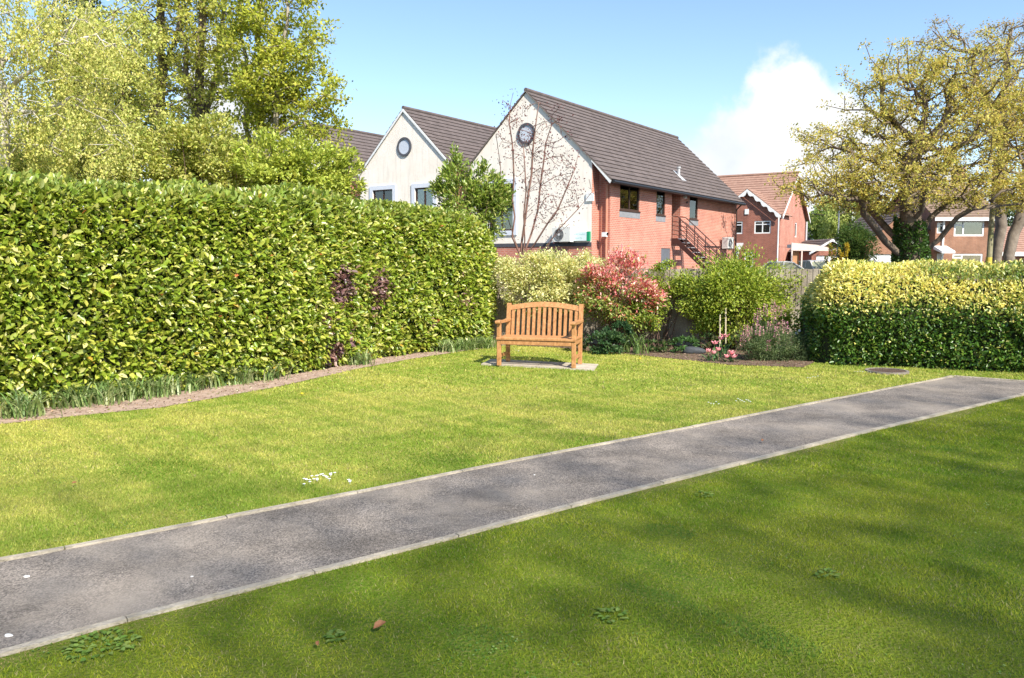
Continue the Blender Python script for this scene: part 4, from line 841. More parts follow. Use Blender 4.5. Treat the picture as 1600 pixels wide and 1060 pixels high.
for row, (xs, wds) in enumerate(((.08, (.045, .03, .03, .03, .03, .0, .035, .03, .03, .03, .03, .03)), (.2, (.04, .03, .03, .03, .0, .03, .03)))):
    x = xs
    for i, wd in enumerate(wds):
        if wd:
            z = .235 if row == 0 else .085
            mb.box(x, x + .008, -.003, -.0005, z, z + .055)
            if i % 3 != 1: mb.box(x + .009, x + wd, -.003, -.0005, z + (.047 if i % 2 else .0), z + (.055 if i % 2 else .008))
            if i % 4 != 2: mb.box(x + wd + .001, x + wd + .008, -.003, -.0005, z, z + .055)
        x += (wd or .02) + .02
mb.build('lettering', mat('sign_teal', (.30, .52, .52), .5), sg)

# ---- brown house beyond (house with scalloped bargeboard)
def far_frame(px, py_, Y): p = D(px, py_, Y); return p
HA = math.radians(58); hp = D(1216, 408, 62)
ha = empty('brick_house', 'brown brick house with scalloped white gable board beyond the brick-sided building', 'house', (hp[0], hp[1], 0), HA - PI / 2, None)
# local: x right along the front, y back; front wall at y = 0, right corner at x = 0
HE = 5.15; FY = -.60
fw = [(-1.75, -.5, 3.75, 4.72), (-3.75, -2.65, 3.75, 4.72), (-2.45, -1.75, 1.2, 2.35), (-4.1, -3.0, 1.0, 2.3)]
mb = MB(); mb.holes('y', FY, FY + .25, -5, 0, 0, HE, fw); mb.box(-.25, 0, FY + .25, 0, 0, HE); mb.prism([(-4.8, HE), (0, HE), (-2.3, 7.1)], FY, FY + .25, 'y'); mb.box(-5.25, -5, FY, .85, 0, HE); mb.box(-10.75, -5.0, .6, .85, 0, HE)
mb.build('front_wall', BRICK_A, ha)
mb = MB(); mb.holes('x', -.25, 0, .25, 9, 0, HE, [(5.2, 5.9, 3.6, 4.8)]); mb.prism([(0.25, HE), (9, HE), (4.6, 8.6)], -.25, 0, 'x'); mb.box(-11.0, -10.75, .6, 9, 0, HE); mb.prism([(.6, HE), (9, HE), (4.6, 8.6)], -11, -10.75, 'x'); mb.box(-10.75, -.25, 8.75, 9, 0, HE); mb.box(0.001, .02, .1, 9, 2.75, 2.95)
mb.build('side_wall', BRICK, ha)  # lighter, redder brick than the front: sunlight put into the wall colour
mb = MB(); tiled_slope(mb, -11.3, .3, -.35, 5.05, 4.6, 8.75, course=.35); tiled_slope(mb, -11.3, .3, 9.4, 5.1, 4.6, 8.75, course=.35); mb.tube([(-11.3, 4.6, 8.78), (.3, 4.6, 8.78)], .12, 8)
m2 = MB(); tiled_slope_y(m2, FY - .25, 3.0, .25, 5.15, -2.3, 7.22, course=.35); tiled_slope_y(m2, FY - .25, 3.0, -4.9, 5.12, -2.3, 7.22, course=.35); mb.add(m2.v, m2.f); mb.build('roof', TILE_A, ha)
mb = MB()
for s, xe in ((1, .3), (-1, -4.95)):
    for i in range(5):
        f0, f1 = i / 5, (i + 1) / 5; a = (-2.3 + (xe + 2.3) * f0, 7.15 - 2.07 * f0); b = (-2.3 + (xe + 2.3) * f1, 7.15 - 2.07 * f1); c = ((a[0] + b[0]) / 2, (a[1] + b[1]) / 2 - .42)
        mb.prism([a, b, (b[0], b[1] - .17), (b[0] * .75 + a[0] * .25, c[1] + .08), (c[0], c[1] + .07), (a[0] * .75 + b[0] * .25, c[1] + .16), (a[0], a[1] - .17)], FY - .32, FY - .26, 'y')
mb.build('bargeboard', WHITE, ha)
mb = MB(); mb.prism([(-.35, 5.0), (4.6, 8.7), (4.6, 8.5), (-.35, 4.8)], .305, .345, 'x'); mb.prism([(4.6, 8.7), (9.4, 5.05), (9.4, 4.85), (4.6, 8.5)], .305, .345, 'x'); mb.build('verge_board', WHITE, ha)
for q in fw[:2]: window(ha, 'y', FY, *q, -1, fm=WHITE, mull=(.5,), trans=((0, .5, .72), (.5, 1, .72)), fr=.09, curtain=3)
window(ha, 'y', FY, *fw[2], -1, fm=WHITE, trans=((0, 1, .7),), fr=.10); window(ha, 'y', FY, *fw[3], -1, fm=WHITE, mull=(.5,), fr=.09)
window(ha, 'x', 0, 5.2, 5.9, 3.6, 4.8, 1, fm=WHITE, fr=.09, curtain=3)
MB().box(-2.5, -2.2, FY - .06, FY, 5.25, 5.65).build('alarm_box', WHITE, ha)
MB().tube([(.06, FY + .05, 5.0), (.06, FY + .05, 0)], .06, 6).build('downpipe', WHITE, ha); MB().tube([(.12, 8.9, 5.0), (.12, 8.9, 0)], .09, 6).build('downpipe', mat('grey_pipe', (.5, .52, .54), .5), ha)
mb = MB(); mb.prism([(-1.6, 2.55), (FY, 3.05), (FY, 2.95), (-1.6, 2.45)], -5.0, -2.55, 'x'); mb.build('porch_roof', mat('lead', (0, 0, 0)), ha)
MB().box(-4.9, -2.65, -1.45, -1.37, 2.25, 2.42).build('porch_beam', WHITE, ha)
for x in (-4.85, -2.72): MB().box(x - .05, x + .05, -1.45, -1.35, 0, 2.25).build('porch_post', WHITE, ha)
# carport beside it
p = D(1236, 408, 52); cp = empty('carport', 'cream flat-roofed carport with timber gate beside the brown brick house', 'carport', (p[0], p[1], 0), 0)
mb = MB(); mb.prism([(0, 2.32), (2.95, 2.28), (2.95, 2.42), (1.6, 2.68), (0, 2.82)], 0, .12, 'y'); mb.prism([(0.02, 2.5), (2.93, 2.3), (2.93, 2.4), (0.02, 2.72)], .125, .9, 'y'); mb.build('canopy', mat('pinkish_cream', (.66, .56, .50), .7, var=.05), cp)
MB().box(.12, .62, .3, .36, 0, 2.3).build('timber_gate', mat('orange_timber', (.36, .17, .08), .7, scale=3, col2=(.46, .25, .13)), cp)
for x in (0.02, .66): MB().box(x, x + .08, .02, .1, 0, 2.31).build('post', mat('pinkish_cream', (0, 0, 0)), cp)
# garage behind carport
p = D(1270, 408, 60); ga = empty('garage', 'small brick garage with white door and pitched roof behind the carport', 'garage', (p[0], p[1], 0), 0)
mb = MB(); mb.holes('y', 0, .2, -.1, 2.3, 0, 2.35, [(.25, 1.85, 0, 2.05)]); mb.prism([(-.1, 2.35), (2.3, 2.35), (1.35, 3.1)], 0, .2, 'y'); mb.box(-.1, .1, .2, 5, 0, 2.35); mb.box(2.1, 2.3, .2, 5, 0, 2.35); mb.box(.1, 2.1, 4.8, 5, 0, 2.35); mb.build('brick_wall', BRICK_A, ga)
MB().box(.25, 1.85, .08, .12, 0, 2.05).build('garage_door', WHITE, ga)
mb = MB(); tiled_slope_y(mb, -.3, 5.2, -.35, 2.35, 1.3, 3.3); tiled_slope_y(mb, -.3, 5.2, 2.75, 2.35, 1.3, 3.3); mb.build('roof', TILE, ga)
mb = MB(); mb.prism([(-.4, 2.28), (1.3, 3.27), (1.3, 3.1), (-.4, 2.1)], -.34, -.305, 'y'); mb.prism([(1.3, 3.27), (2.8, 2.35), (2.8, 2.2), (1.3, 3.1)], -.34, -.305, 'y'); mb.build('verge_board', WHITE, ga)
# dark modern house far off
p = D(1252, 408, 95); dk = empty('dark_clad_house', 'distant dark grey clad house with a white bay, seen in the gap', 'house', (p[0], p[1], 0), 0)
MB().box(0, 2.6, 0, 8, 0, 4.6).build('wall', mat('dark_cladding', (.07, .07, .085), .7, var=.1), dk)
mb = MB(); tiled_slope(mb, -.5, 2.9, -.3, 4.5, 4, 7.3); mb.build('roof', mat('slate', (.10, .10, .105), .8, var=.15), dk)
MB().box(1.0, 2.55, -.9, -.02, 1.2, 4.7).build('bay', WHITE, dk)
for z in (2.0, 3.0, 3.8): MB().box(1.35, 1.75, -.93, -.905, z, z + .35).build('window', BLACKP, dk)
MB().box(-.3, .2, -.6, -.02, 0, 3.6).build('pillar', BRICK, dk)

# ---- house behind the oak
p = D(1352, 408, 60); hb = empty('brick_house', 'orange-brown brick house with attached garage behind the big oak', 'house', (p[0], p[1], 0), 0)
K = 60 / FPX
Wx = lambda px: (px - 1352) * K * 1.0
Hz = lambda py: 1.65 + (408 - py) * K
gx1 = Wx(1455)
mb = MB(); mb.holes('y', 0, .25, 0, gx1, 0, 3.0, [(Wx(1356), Wx(1400), 0, 2.15)]); mb.prism([(0, 3.0), (gx1, 3.0), (gx1, 3.8), (Wx(1405), 5.1)], 0, .25, 'y'); mb.box(0, .25, .25, 7, 0, 3.0); mb.build('garage_wall', BRICK_B, hb)
gd = MB().box(Wx(1356), Wx(1400), .1, .16, 0, 2.15); [gd.box(Wx(1356) + .02, Wx(1400) - .02, .085, .099, .25 + k * .3, .28 + k * .3) for k in range(6)]; gd.build('garage_door', WHITE, hb)
mb = MB(); tiled_slope_y(mb, -.3, 7, -.4, 2.8, Wx(1405), 5.25, course=.35); tiled_slope_y(mb, -.3, 7, gx1 + 1.2, 2.9, Wx(1405), 5.25, course=.35); mb.build('garage_roof', TILE, hb)
mx0, mx1 = Wx(1448), Wx(1541)
hw = [(Wx(1476), Wx(1522), Hz(370.5), Hz(347)), (Wx(1476), Wx(1522), Hz(419), Hz(397)), (Wx(1452), Wx(1460), 0.0, 2.2), (Wx(1450), Wx(1461), Hz(366), Hz(350))]
mb = MB(); mb.holes('y', -1.0, -.75, mx0, mx1, 0, 4.85, hw); mb.box(mx0, mx0 + .25, -.75, 8, 0, 4.85); mb.box(mx1 - .25, mx1, -.75, 8, 0, 4.85); mb.box(mx0 + .25, mx1 - .25, 7.75, 8, 0, 4.85)
for xx in (mx0, mx1 - .25): mb.prism([(-1, 4.85), (8, 4.85), (3.5, 7.5)], xx, xx + .25, 'x')
mb.build('brick_wall', BRICK_B, hb)
mb = MB(); tiled_slope(mb, mx0 - .3, mx1 + .3, -1.4, 4.75, 3.5, 7.7, course=.35); tiled_slope(mb, mx0 - .3, mx1 + .3, 8.4, 4.75, 3.5, 7.7, course=.35); rf = mb.build('roof', mat('mixed_roof_tile', (.17, .115, .08), .85, scale=4, col2=(.26, .18, .13)), hb)
MB().box(mx0 + 3.6, mx0 + 4.3, 3.2, 3.9, 7.2, 8.9).build('chimney', BRICK_B, rf)
MB().box(mx0 - .3, mx1 + .3, -1.45, -1.40, 4.55, 4.78).build('fascia', WHITE, hb)
for q in hw[:2]: window(hb, 'y', -1.0, *q, -1, fm=WHITE, mull=(.31,), trans=((0, .31, .72),), fr=.12)
window(hb, 'y', -1.0, *hw[3], -1, fm=WHITE, trans=((0, 1, .7),), fr=.10)
MB().box(Wx(1452), Wx(1460), -.9, -.85, 0, 2.2).build('door', WHITE, hb)
mb = MB(); mb.prism([(-2.2, 2.35), (-1.0, 2.75), (-1, 2.5), (-2.2, 2.2)], Wx(1446), Wx(1466), 'x'); mb.build('porch_canopy', WHITE, hb)
MB().tube([(Wx(1459), -1.1, 4.6), (Wx(1459), -1.1, 0)], .07, 6).build('downpipe', WHITE, hb)
m_ = MB().box(Wx(1528), Wx(1533), -1.2, -1.01, 1.55, 1.85); m_.build('wall_lantern', BLACKP, hb)
# neighbour at the right edge
p = D(1566, 408, 66); hn = empty('low_brick_house', 'low brick house with brown roof at the right edge behind the leaning trunk', 'house', (p[0], p[1], 0), 0)
mb = MB(); hollow(mb, 0, 9, 0, 7, 2.2); mb.build('brick_wall', BRICK_A, hn)
mb = MB(); tiled_slope(mb, -.4, 9.4, -.4, 2.3, 3.5, 4.6, course=.35); tiled_slope(mb, -.4, 9.4, 7.4, 2.3, 3.5, 4.6, course=.35); mb.build('roof', TILE_A, hn)
MB().box(-.4, 9.4, -.47, -.42, 2.05, 2.38).build('fascia', WHITE, hn)
# poles
p = D(1308, 408, 54); lp = empty('lamp_post', 'slim grey steel lamp post in front of the dark evergreen bush', 'street lamp', (p[0], p[1], 0))
STEEL = mat('galvanised_steel', (.33, .35, .36), .5, var=.1); MB().tube([(0, 0, 0), (0, 0, 1.3), (0, 0, 1.31), (0, 0, 5.6)], [.085, .085, .055, .045], 10).tube([(0, 0, 5.5), (0, -.3, 5.75), (0, -.9, 5.85)], .035, 6).build('pole', STEEL, lp)
MB().bbox(-.12, .12, -1.3, -.8, 5.78, 5.9, .03).build('lantern', STEEL, lp)
p = D(1545, 408, 43.5); tp = empty('telegraph_pole', 'green-stained wooden telegraph pole with a yellow marker plate', 'pole', (p[0], p[1], 0))
MB().tube([(0, 0, 0), (.03, 0, 4), (.06, 0, 7.2)], [.15, .13, .11], 12).build('pole', mat('mossy_pole_wood', (.16, .17, .05), .9, scale=2.2, col2=(.36, .31, .22), bump=.4, bscale=20), tp)
MB().disc((0, 0, 1.45), (0, 0, 1), .155, .144, .4, 14).build('marker_plate', mat('yellow_plate', (.55, .42, .06), .6), tp)

# ---- cars
def car(lab, loc, rz, paint, tall=1.48, kind='hatch'):
    t = empty('parked_car', lab, 'car', loc, rz, 'cars parked beyond the fence')      # local: front faces -y, x across
    Wd = .86; prof = [(-2.1, .35), (-2.15, .62), (-2.0, .80), (-1.2, .95), (1.75, 1.0), (2.05, .92), (2.1, .5), (2.05, .32)]
    def loft(profile, wf): 
        n_ = len(profile); vs = []
        for s, k in ((-1, 0), (-1, 1), (1, 1), (1, 0)):
            vs += [(s * wf(p, k), p[0], p[1]) for p in profile]
        fs = [(j * n_ + i, j * n_ + (i + 1) % n_, (j + 1) * n_ + (i + 1) % n_, (j + 1) * n_ + i) for j in range(3) for i in range(n_)]
        return vs, fs + [tuple(range(n_ - 1, -1, -1)), tuple(range(3 * n_, 4 * n_))]
    # lower body with rounded flanks
    vs, fs = loft(prof, lambda p, k: Wd * (1 if k == 0 else .93) * (1 - .05 * abs(p[0] / 2.1) ** 4)); n_ = len(prof)
    for i in range(n_, 3 * n_): vs[i] = (vs[i][0], vs[i][1] * (1.0), vs[i][2] + (.03 if vs[i][2] > .7 else 0))
    MB().add(vs, fs).build('body', paint, t)
    h = tall; gh = [(-1.15, .96), (-.35, h - .06), (.1, h), (1.2, h - .03), (1.85, 1.0)]
    W0, W1 = .80, .62
    wv = lambda p: W0 + (W1 - W0) * (p[1] - .95) / (h - .95)
    MB().add([(s * wv(p) * .98, p[0], p[1] - .02) for s in (-1, 1) for p in gh], [tuple(range(4, -1, -1)), tuple(range(5, 10))] + [(i, i + 1, i + 6, i + 5) for i in range(4)]).build('cabin_glass', mat('car_glass', (.25, .26, .17), .35, spec=.3), t)  # pale green reflection put into the glass base colour
    mb = MB()
    q = [(s * wv(p), p[0], p[1]) for s in (-1, 1) for p in gh[1:4]]
    mb.add([(x * 1.0, y, z + .045) for x, y, z in q] + [(x, y, z - .03) for x, y, z in q], [(0, 1, 4, 3), (1, 2, 5, 4), (0, 6, 7, 1), (1, 7, 8, 2), (3, 4, 10, 9), (4, 5, 11, 10), (0, 3, 9, 6), (2, 8, 11, 5)]); mb.build('roof', paint, t)
    for s in (-1, 1):
        mb = MB()
        for a, b in ((0, 1), (3, 4)): mb.bar((s * wv(gh[a]), gh[a][0], gh[a][1]), (s * wv(gh[b]), gh[b][0], gh[b][1]), .06)
        mb.bar((s * .73, .25, .97), (s * W1, .25, h - .02), .05); mb.build('pillar', paint, t)
        MB().bbox(s * .93 - .09, s * .93 + .09, -.95, -.8, .95, 1.07, .03).build('wing_mirror', paint, t)
        MB().bbox(s * .62 - .16, s * .62 + .16, -2.16, -2.02, .62, .76, .03).build('headlight', mat('headlight_lens', (.6, .62, .62), .1, spec=.9), t)
        for y in (-1.3, 1.3):
            wh = MB().disc((s * .86, y, .31), (-s, 0, 0), .31, .19, .2, 24).build('tyre', BLACKP, t); MB().disc((s * .855, y, .31), (-s, 0, 0), .19, 0, .08, 20).build('rim', mat('alloy', (.5, .5, .5), .3, metal=.8), wh)
    MB().box(-.3, .3, -2.165, -2.14, .45, .58).build('number_plate', WHITE, t); return t
PW = mat('white_car_paint', (.74, .74, .72), .25, spec=.6); PB = mat('cream_car_paint', (.68, .63, .53), .3, spec=.6)
p = D(1276, 408, 56); car('cream car facing us with green reflections coloured into its windscreen, behind the fence', (p[0], p[1], 0), .15, PB, 1.66)
p = D(1232, 408, 52); car('silvery white car half hidden behind the bright green shrub', (p[0], p[1], 0), 1.2, PW, 1.6)
p = D(1375, 408, 56); car('white car in front of the white garage door by the oak', (p[0], p[1], 0), .05, PW, 1.64)
# ---------------------------------------------------------------- trees
def grow(trunks, targets, base_r, jit=.12, kk=.30, seglen=.6, expo=.46):
    """skeleton from given limb polylines ([(points)], each starting on the trunk) plus attraction points"""
    N = []; PAR = []; PL = []
    def addnode(p, par): N.append(np.array(p, float)); PAR.append(par); PL.append(0 if par < 0 else PL[par] + np.linalg.norm(N[-1] - N[par])); return len(N) - 1
    def addline(a, q):
        d = q - N[a]; L_ = np.linalg.norm(d); k = max(1, int(L_ / seglen)); cur = a; st = N[a].copy()
        for i in range(1, k + 1):
            pp = st + d * i / k + (RNG.normal(0, jit * L_ / k, 3) if i < k else 0); cur = addnode(pp, cur)
        return cur
    for ti, poly in enumerate(trunks):
        if ti == 0 or not N: cur = addnode(poly[0], -1)
        else: A = np.array(N); cur = int(np.argmin(np.linalg.norm(A - poly[0], axis=1)))
        for q in poly[1:]: cur = addline(cur, np.array(q, float))
    c0 = N[0]; order = np.argsort(np.linalg.norm(targets - np.array(trunks[0][-1]), axis=1))
    tips = []
    for ti in order:
        q = targets[ti]; A = np.array(N); dist = np.linalg.norm(A - q, axis=1); cost = dist + kk * np.array(PL) * .5 + np.where(A[:, 2] > q[2] + .3, .6 * (A[:, 2] - q[2]), 0)
        tips.append(addline(int(np.argmin(cost)), q))
    n_ = len(N); cnt = np.zeros(n_); ch = [[] for _ in range(n_)]
    for i in range(n_ - 1, -1, -1):
        cnt[i] += 1 if not ch[i] else 0
        if PAR[i] >= 0: cnt[PAR[i]] += cnt[i]; ch[PAR[i]].append(i)
    rad = base_r * (cnt / cnt[0]) ** expo
    return np.array(N), PAR, ch, rad, cnt, tips
def tree(name, label, trunks, blobs, ntarg, base_r, leaf, nleaf, cols, wts=None, bark=BARK, seglen=.7, jit=.12, kk=.3, flare=1.25, lm=None, cat='tree', cl=.45, hang=0., minr=.012, group=None, colf=None, expo=.46, avoid=None):
    trunks = [[np.array(q, float) for q in t_] for t_ in trunks]; base = trunks[0][0].copy(); base[2] = 0
    root = empty(name, label, cat, tuple(base), group=group)
    vol = np.array([np.prod(r) for _, r in blobs]) ** .75; pick = RNG.choice(len(blobs), ntarg, p=vol / vol.sum())
    u = unit(RNG.normal(size=(ntarg, 3))) * (RNG.random((ntarg, 1)) ** .42); T = np.array([blobs[i][0] for i in pick]) + u * np.array([blobs[i][1] for i in pick]); T = T[T[:, 2] > .5]
    N, PAR, ch, rad, cnt, tips = grow(trunks, T, base_r, jit, kk, seglen, expo)
    mb = MB(); rad = np.maximum(rad, minr); started = set()
    stack = [(0, None)]
    while stack:
        i, pr = stack.pop(); path = [] if pr is None else [pr]; path.append(i); cur = i
        while ch[cur]:
            cs = sorted(ch[cur], key=lambda k: -cnt[k]); 
            for o_ in cs[1:]: stack.append((o_, cur))
            cur = cs[0]; path.append(cur)
        rr = [min(rad[k], rad[path[1]] * 1.0) if (j == 0 and pr is not None) else rad[k] for j, k in enumerate(path)]
        if pr is None: rr[0] *= flare
        n_ = 12 if rr[0] > .2 else (7 if rr[0] > .06 else (5 if rr[0] > .03 else 3)); P = [N[k] - base for k in path]
        if len(P) > 1: mb.tube(P, rr, n_, cap=False)
    mb.build('trunk', bark, root, smooth=True)
    thin = np.where(cnt <= 3)[0]; wt = np.where(cnt[thin] <= 1.5, 2.2, 1.); k = RNG.choice(thin, nleaf, p=wt / wt.sum())
    off = RNG.normal(0, cl * .5, (nleaf, 3)); off[:, 2] *= .7
    if hang: off[:, 2] -= RNG.random(nleaf) * hang; off[:, :2] *= .6
    P = N[k] + off; 
    dirs = unit(unit(off + 1e-6) * .5 + RNG.normal(0, .7, P.shape) + np.array([0, 0, .1 - (.9 if hang else 0)])); sz = leaf * RNG.uniform(.6, 1.25, nleaf)
    V, F = leafgeo(P - base, dirs, sz, sz * .6, .1, unit(RNG.normal(0, .5, P.shape) + np.array([.2, -.2, .8])), simple=leaf * 39 > 99 or nleaf > 1)
    col = palette(nleaf, cols, wts, .2) if colf is None else colf(P); mesh_np('crown', V, F, lm or LEAFM, root, col)
    return root, N, rad
def B_(px, py, Y, rx, ry, rd): return (D(px, py, Y), np.array([rx * Y / FPX, rd, ry * Y / FPX]))
def L_(Y, *pts): 
    out = []
    for i, q in enumerate(pts): out.append(D(q[0], q[1], Y + (q[2] if len(q) > 2 else 0)))
    return out
# the oak
Y = 41
tr = L_(Y, (1424, 440), (1423, 390), (1422, 330), (1424, 280), (1428, 240)); tr[0][2] = 0
limbs = [tr,
    L_(Y, (1424, 406), (1404, 396, -.2), (1384, 378, -.5), (1366, 354, -.8), (1350, 334, -1.2), (1325, 312, -1.8), (1290, 302, -2), (1250, 300, -2.2), (1225, 292, -2.3)),
    L_(Y, (1423, 390), (1408, 380, .2), (1390, 362, .6), (1362, 330, 1.), (1345, 300, 1.4), (1335, 270, 1.7)),
    L_(Y, (1423, 402), (1446, 392, -.2), (1468, 374, -.6), (1482, 356, -.9), (1496, 340, -1.2), (1520, 326, -1.6), (1560, 322, -2), (1600, 318, -2)),
    L_(Y, (1423, 385), (1440, 362, .4), (1454, 340, .8), (1475, 322, 1.2), (1510, 308, 1.5), (1545, 300, 1.8)),
    L_(Y, (1425, 352), (1440, 330, -1), (1446, 295, -1.5), (1440, 275, -2)),
    L_(Y, (1426, 285), (1395, 268, 0), (1350, 248, -.8), (1310, 232, -1.2), (1270, 216, -1.5), (1243, 203, -1.6)),
    L_(Y, (1427, 262), (1405, 262, 1), (1370, 270, 1.6), (1330, 262, 2), (1290, 250, 2)),
    L_(Y, (1428, 240), (1410, 205), (1378, 165, -.3), (1364, 140, -.4), (1340, 134, -.4), (1322, 126, -.4), (1318, 112, -.4)),
    L_(Y, (1372, 158), (1378, 112, .2), (1388, 90, .2), (1395, 68, .2)), L_(Y, (1378, 112), (1360, 92, .3), (1352, 70, .4)), L_(Y, (1410, 205), (1360, 172, .8), (1320, 172, 1.2), (1290, 165, 1.4)),
    L_(Y, (1428, 240), (1438, 205), (1446, 165), (1440, 130), (1452, 112), (1465, 114)), L_(Y, (1446, 165), (1420, 120, .6), (1412, 72, .8)),
    L_(Y, (1430, 238), (1460, 210, -.5), (1482, 170, -.8), (1490, 130, -.9), (1498, 90, -1)), L_(Y, (1470, 200), (1500, 190, .8), (1535, 180, 1.2), (1565, 160, 1.6)),
    L_(Y, (1430, 250), (1475, 236, 0), (1510, 222, -.5), (1545, 205, -.8), (1590, 186, -1)), L_(Y, (1430, 270), (1470, 262, 1), (1520, 256, 1.5), (1560, 246, 1.5), (1600, 235, 1.5)),
    L_(Y, (1495, 150), (1520, 135, 0), (1545, 105, .4), (1560, 80, .5))]
bl_ = [B_(1285, 285, Y - 1.8, 78, 40, 2.), B_(1350, 290, Y - 1, 70, 45, 2.5), B_(1330, 222, Y, 85, 42, 2.6), B_(1375, 160, Y, 55, 50, 2.2), B_(1440, 130, Y, 80, 62, 3), B_(1500, 115, Y, 70, 62, 2.8), B_(1540, 200, Y, 72, 60, 3), B_(1440, 225, Y, 95, 60, 4.),
       B_(1370, 300, Y, 80, 38, 3.5), B_(1500, 290, Y, 80, 42, 3.5), B_(1570, 290, Y - 1, 60, 45, 2.5), B_(1250, 300, Y - 2, 30, 22, 1.), B_(1430, 270, Y - 2.5, 90, 50, 1.5), B_(1585, 150, Y, 40, 50, 2.)]
OAKC = [(.50, .43, .085), (.42, .39, .08), (.62, .53, .16), (.34, .35, .07), (.46, .35, .10)]
oak, ON, OR = tree('oak_tree', 'huge spreading oak with yellow-brown spring leaves and ivy on its trunk', limbs, bl_, 1500, .60, .135, 54000, OAKC, [4, 4, 2.5, 2, 1.5], seglen=.62, jit=.26, kk=.20, cl=.34, flare=1.5, minr=.017, bark=BARK, expo=.51)
base = np.array(oak.location); n_ = 9000; z = RNG.uniform(.0, 1, n_) ** 1.4 * 5.2; a = RNG.uniform(0, 2 * PI, n_); cxy = np.array([np.interp(z, [q[2] for q in tr], [q[0] for q in tr]), np.interp(z, [q[2] for q in tr], [q[1] for q in tr])]).T
rr = np.interp(z, [0, 1.2, 3, 5.2], [.92, .74, .66, .5]) * (1 + .14 * vnoise(np.stack([a * 2, z, a * 0], 1), 2.2, 2)) + RNG.random(n_) * .07
P = np.stack([cxy[:, 0] + np.cos(a) * rr, cxy[:, 1] + np.sin(a) * rr, z], 1); kp = vnoise(P, 1.5, 4) > (-.75 + z * .26); P = P[kp]; aa = a[kp]
dv = np.stack([np.cos(aa), np.sin(aa), np.full(len(aa), -.6)], 1) + RNG.normal(0, .5, (len(aa), 3)); V, F = leafgeo(P - base, dv, .15, .12, .1, simple=True)
mesh_np('ivy', V, F, LEAFG, oak, palette(len(P), [(.035, .085, .015), (.06, .13, .02), (.10, .17, .03)], [4, 3, 2]))
# two pale trunks at the right
Y = 47
t2 = L_(Y, (1560, 440), (1559, 380), (1562, 300), (1566, 220), (1566, 150), (1572, 95), (1580, 45)); t2[0][2] = 0
tree('tall_bare_tree', 'tall tree with straight pale trunk behind the telegraph pole', [t2, L_(Y, (1566, 200), (1540, 150, .6), (1520, 100, .8), (1510, 60, 1)), L_(Y, (1566, 165), (1590, 120, .5), (1600, 80, .5)), L_(Y, (1565, 230), (1600, 190, -.6), (1640, 150, -1))],
     [B_(1545, 85, Y, 45, 55, 2.), B_(1590, 100, Y, 45, 80, 2.5), B_(1565, 180, Y, 60, 60, 2.5), B_(1590, 240, Y, 45, 40, 2.5), B_(1470, 70, Y, 40, 38, 1.5)], 420, .30, .11, 15000, [(.36, .28, .06), (.42, .30, .10), (.28, .24, .05)], bark=mat('grey_brown_bark', (.13, .10, .075), .95, scale=2, col2=(.27, .22, .17), bump=.7, bscale=10), kk=.25, cl=.4, flare=1.15, minr=.02, seglen=.9)
Y = 43
t3 = L_(Y, (1573, 440), (1576, 400), (1584, 365), (1598, 325), (1620, 260), (1640, 190)); t3[0][2] = 0
tree('leaning_tree', 'thick pale trunk leaning right at the edge of the photo', [t3, L_(Y, (1600, 320), (1600, 260, -.5), (1585, 210, -1)), L_(Y, (1620, 260), (1660, 200, 0))],
     [B_(1600, 200, Y, 50, 60, 2), B_(1650, 180, Y, 70, 80, 3), B_(1590, 290, Y - 1, 40, 40, 1.5)], 260, .28, .12, 11000, [(.40, .31, .06), (.34, .27, .05)], bark=mat('grey_brown_bark', (.13, .10, .075), .95, scale=2, col2=(.27, .22, .17), bump=.7, bscale=10), kk=.25, cl=.4, flare=1.1, minr=.02)
# background trees on the right
def far_tree(lab, px, py, Y, rx, ry, cols, n=9000, leaf=.3, hang=0, name='tree', base_y=0, dens=150, **k):
    c = D(px, py, Y); b = c.copy(); b[2] = 0; rd = rx * Y / FPX; top = c.copy(); top[2] = c[2] + ry * Y / FPX * .5
    return tree(name, lab, [[b, (b + c) / 2 + np.array([.1, 0, 0]), c, top]], [(c, np.array([rd, rd, ry * Y / FPX]))], dens, .05 * rd + .12, leaf, n, cols, kk=.3, cl=.12 * rd + .25, hang=hang, minr=.02, seglen=1.2, **k)
PALE = [(.38, .44, .12), (.46, .5, .16), (.30, .36, .09)]
far_tree('pale green hazy tree behind the lamp post', 1325, 335, 78, 55, 42, PALE, 11000, .26, .5)
far_tree('pale yellow-green weeping tree left of the oak trunk', 1385, 345, 72, 42, 45, [(.34, .38, .10), (.42, .44, .14)], 9000, .24, .8)
far_tree('mid green tree in the gap right of the brown house', 1285, 350, 84, 26, 26, [(.16, .24, .05), (.22, .3, .06)], 5000, .28)
far_tree('pale tree behind the roof of the house beyond the oak', 1450, 350, 88, 45, 45, PALE, 5000, .3)
far_tree('dark tree behind the low house at the right edge', 1600, 345, 82, 50, 50, [(.06, .10, .03), (.12, .17, .05)], 6000, .3)
c_, r_ = DD(1337, 384, 52, 32, 38, 1.3)
clump('evergreen_bush', 'dark evergreen bush just right of the lamp post', 'bush', c_, r_, 9000, .16, .06, [(.05, .10, .02), (.08, .15, .03), (.13, .18, .04)], None, nstem=8, sub=70, shell=.2, blob=.3, stem_r=.03, lm=LEAFM)
c_, r_ = DD(1299, 400, 50, 9, 20, .5)
clump('forsythia_bush', 'yellow flowering bush left of the lamp post', 'bush', c_, r_, 1400, .10, .05, [(.55, .42, .03), (.2, .24, .04)], [2, 2], nstem=6, sub=20, stem_r=.012)
c_, r_ = DD(1319, 395, 50.5, 7, 20, .4)
clump('forsythia_bush', 'thin yellow flowering shoots right of the lamp post', 'bush', c_, r_, 500, .12, .05, [(.60, .46, .03), (.5, .40, .05)], None, nstem=6, sub=14, stem_r=.012, shell=.2)
